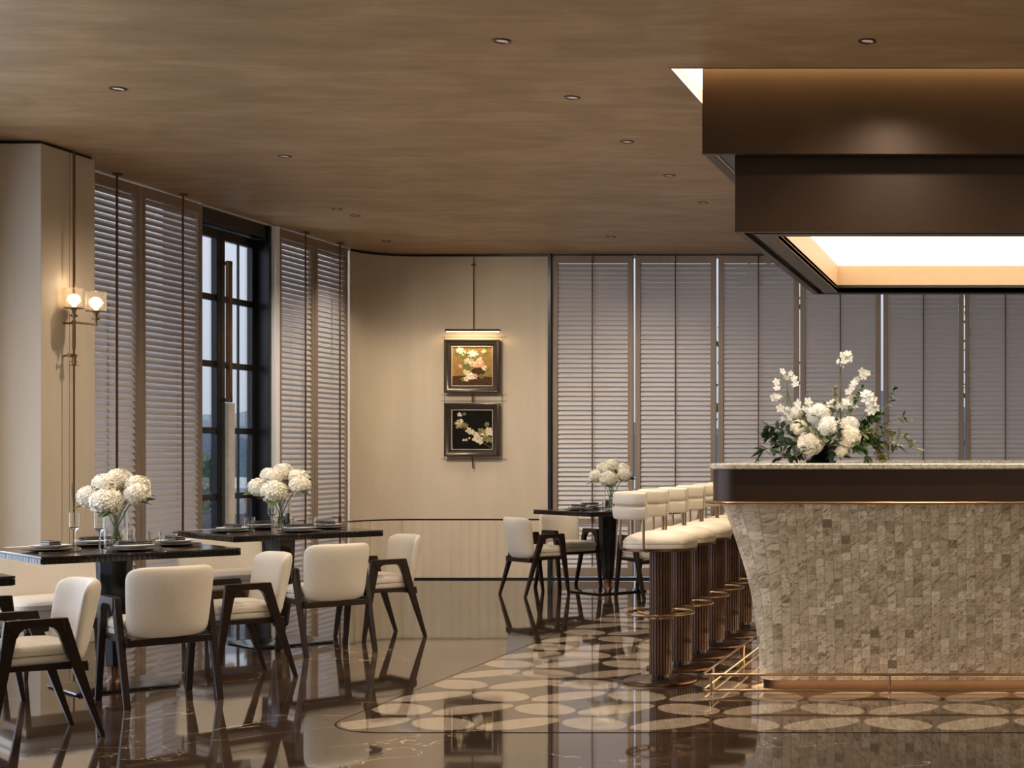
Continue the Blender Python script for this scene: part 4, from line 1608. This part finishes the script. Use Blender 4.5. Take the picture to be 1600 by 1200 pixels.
def picture(z0p, z1p, label, kind, frame_mat, seed):
    z1, z0 = wz(z0p), wz(z1p)
    cx = (x0p + x1p) / 2
    cz = (z0 + z1) / 2
    hw, hh = (x1p - x0p) / 2, (z1 - z0) / 2
    t = thing('framed_picture', label, 'picture', (cx, WY, cz))
    m = MB()
    # stepped mitred moulding: loops in the wall plane
    Y0 = -0.025
    steps = [(0, 0.0), (0, -0.045), (0.012, -0.050), (0.020, -0.040), (0.045, -0.034), (0.050, -0.026), (0.064, -0.024), (0.066, -0.018)]
    V = []
    for d_, yy in steps:
        V.append([(sx * (hw - d_), Y0 + yy + 0.0, sz * (hh - d_)) for sx, sz in ((-1, -1), (1, -1), (1, 1), (-1, 1))])
    m.loops(V, True, False, False, smooth=False)
    m.box(-hw + .001, hw - .001, Y0 - .004, Y0 + 0.01, -hh + .001, hh - .001)
    fr_ = m.build('frame', frame_mat, t)
    m = MB()
    e_ = 0.068
    ii = hw - e_
    jj = hh - e_
    for (a_, b_, c_, d_) in ((-ii, ii, jj - .005, jj), (-ii, ii, -jj, -jj + .005), (-ii, -ii + .005, -jj, jj), (ii - .005, ii, -jj, jj)):
        m.box(a_, b_, Y0 - 0.022, Y0 - 0.012, c_, d_)
    m.build('fillet', 'linen', fr_)
    m = MB()
    q = random.Random(seed)
    m.box(-ii, ii, Y0 - 0.012, Y0 - 0.004, -jj, jj, 0)
    yy = Y0 - 0.0128

    def P(u_, v_):
        return u_ * ii, v_ * jj
    if kind == 'vase':
        mats = [pc('ochre_ground', (0.30, 0.18, 0.055)), pc('painted_cream', (0.72, 0.62, 0.42)), pc('painted_pink', (0.62, 0.36, 0.26)), pc('painted_green', (0.16, 0.17, 0.06)), pc('painted_bowl', (0.07, 0.035, 0.02)), pc('painted_white', (0.85, 0.78, 0.62))]
        # dark lower ground
        u_, v_ = P(0, -0.62)
        pts_ = [(-ii, yy + .0004, -jj), (ii, yy + .0004, -jj), (ii, yy + .0004, -jj * .55), (0, yy + .0004, -jj * .45), (-ii, yy + .0004, -jj * .5)]
        m.face([m.bm.verts.new(p) for p in pts_], 4)
        # bowl
        bpnt = []
        for k in range(16):
            a_ = 2 * PI * k / 16
            bpnt.append(m.bm.verts.new((0.28 * ii + 0.34 * ii * math.cos(a_), yy, -0.28 * jj + 0.22 * jj * math.sin(a_))))
        m.face(bpnt, 4)
        for (fu_, fv_, r_, mi) in ((-.62, .78, .11, 5), (-.45, .7, .1, 1), (-.68, .62, .1, 3), (-.42, .52, .11, 3), (-.05, .66, .13, 5), (.08, .6, .12, 5), (-.15, .5, .12, 3), (.1, .45, .12, 3),
                                  (.2, .2, .16, 2), (.38, .12, .14, 2), (.08, .1, .12, 1), (.3, .3, .12, 1), (-.2, .25, .12, 1), (-.38, .1, .1, 3), (-.25, -.05, .12, 3), (-.3, -.28, .09, 1), (.6, -.1, .09, 1), (.72, -.18, .07, 3), (.55, .75, .07, 1), (.62, .6, .07, 3), (.66, .85, .05, 3),
                                  (-.08, -.5, .12, 5), (-.28, -.62, .1, 1), (.1, -.52, .1, 2), (.42, -.5, .08, 3), (-.45, -.66, .07, 3), (-.6, .0, .06, 2), (-.15, .8, .06, 3)):
            x_, z_ = P(fu_, fv_)
            petal_poly(m, x_, z_, r_ * 2.1 * ii, 6, q.uniform(0, 1), mi, yy - .0006, q, .8)
    else:
        mats = [pc('black_ground', (0.008, 0.007, 0.006)), pc('painted_ivory', (0.62, 0.54, 0.38)), pc('painted_olive', (0.22, 0.19, 0.08)), pc('painted_twig', (0.16, 0.09, 0.05))]
        tw_ = [(.95, -.95), (.6, -.7), (.3, -.45), (0, -.2), (-.35, 0), (-.6, .2), (-.65, .6)]
        for (a_, b_) in zip(tw_, tw_[1:]):
            xa, za = P(*a_)
            xb, zb = P(*b_)
            d = Vector((xb - xa, 0, zb - za)).normalized()
            nn = Vector((-d.z, 0, d.x)) * 0.003
            m.face([m.bm.verts.new((xa + nn.x, yy, za + nn.z)), m.bm.verts.new((xa - nn.x, yy, za - nn.z)), m.bm.verts.new((xb - nn.x, yy, zb - nn.z)), m.bm.verts.new((xb + nn.x, yy, zb + nn.z))], 3)
        for (fu_, fv_, r_, mi) in ((-.6, .28, .17, 2), (-.62, .35, .13, 1), (-.35, .22, .1, 2), (-.62, .75, .08, 1), (-.4, .78, .06, 2), (-.15, -.05, .12, 1), (-.05, -.12, .1, 1), (.25, -.45, .16, 1), (.2, -.3, .12, 1),
                                  (.45, -.1, .16, 2), (.6, -.2, .12, 1), (.82, -.1, .14, 1), (.78, .0, .1, 1), (.72, .28, .09, 2), (.7, -.45, .14, 2), (.9, -.5, .1, 2), (-.3, -.5, .05, 1), (-.15, -.42, .04, 1), (-.42, -.52, .04, 1), (.4, -.6, .1, 1)):
            x_, z_ = P(fu_, fv_)
            petal_poly(m, x_, z_, r_ * 1.7 * ii, 6, q.uniform(0, 1), mi, yy - .0006, q, .9)
    m.build('painting', mats, t)
    return t


fm = simple('bronze_moulding', (0.055, 0.040, 0.028), 0.3, 0.4)
picture(531, 614, 'upper framed flower painting with a golden ground, lit by the picture lamp', 'vase', fm, 5)
picture(630, 713, 'lower framed flower painting with a black ground', 'branch', fm, 6)
# hanging hardware: rod, cross wires
hg = thing('picture_hanger', 'thin bronze rod and cross wires on which the two paintings hang', 'hanger', (wx(741), WY, 0))
m = MB()
m.tube([(0, -0.016, wz(520)), (0, -0.016, CEIL - 0.03)], 0.005, 6)
m.tube([(-0.02, -0.016, wz(414)), (0.02, -0.016, wz(414))], 0.010, 8)
m.build('rod', 'copper', hg)
m = MB()
m.tube([(0, -0.05, wz(615)), (0, -0.05, wz(629))], 0.008, 6)
m.build('connector', 'copper', hg)
m = MB()
m.tube([(0, -0.05, wz(714)), (0, -0.03, wz(732))], 0.006, 6)
m.build('end_pin', 'copper', hg)
m = MB()
for py in (527, 617, 626.5, 717):
    m.tube([(wx(690) - wx(741), -0.012, wz(py)), (wx(793) - wx(741), -0.012, wz(py))], 0.0022, 5)
for px in (695.5, 785.5):
    m.tube([(wx(px) - wx(741), -0.012, wz(718)), (wx(px) - wx(741), -0.012, wz(526))], 0.0022, 5)
m.build('cross_wires', 'copper', hg)
pl = thing('picture_lamp', 'slim dark bar lamp glowing above the upper painting', 'lamp', (wx(739.5), WY, wz(518.5)))
m = MB()
m.box(wx(697) - wx(739.5) + 0.045, wx(781) - wx(739.5) + 0.045, -0.15, -0.10, -0.006, 0.016)
m.tube([(0, -0.12, 0.0), (0, 0.0, 0.0)], 0.006, 6)
m.build('lamp_housing', 'black', pl, bevel=0.002)
m = MB()
m.box(wx(699) - wx(739.5) + 0.045, wx(779) - wx(739.5) + 0.045, -0.14, -0.11, -0.010, -0.0065)
m.build('light_strip', 'picled', pl)
light('AREA', 'picture_lamp_beam', (wx(739.5), WY - 0.125, wz(518.5) - 0.013), 2.6, (1.0, 0.74, 0.42), (wx(739.5), WY - 0.05, wz(518.5) - 0.4), shape='RECTANGLE', size=0.5, size_y=0.02)
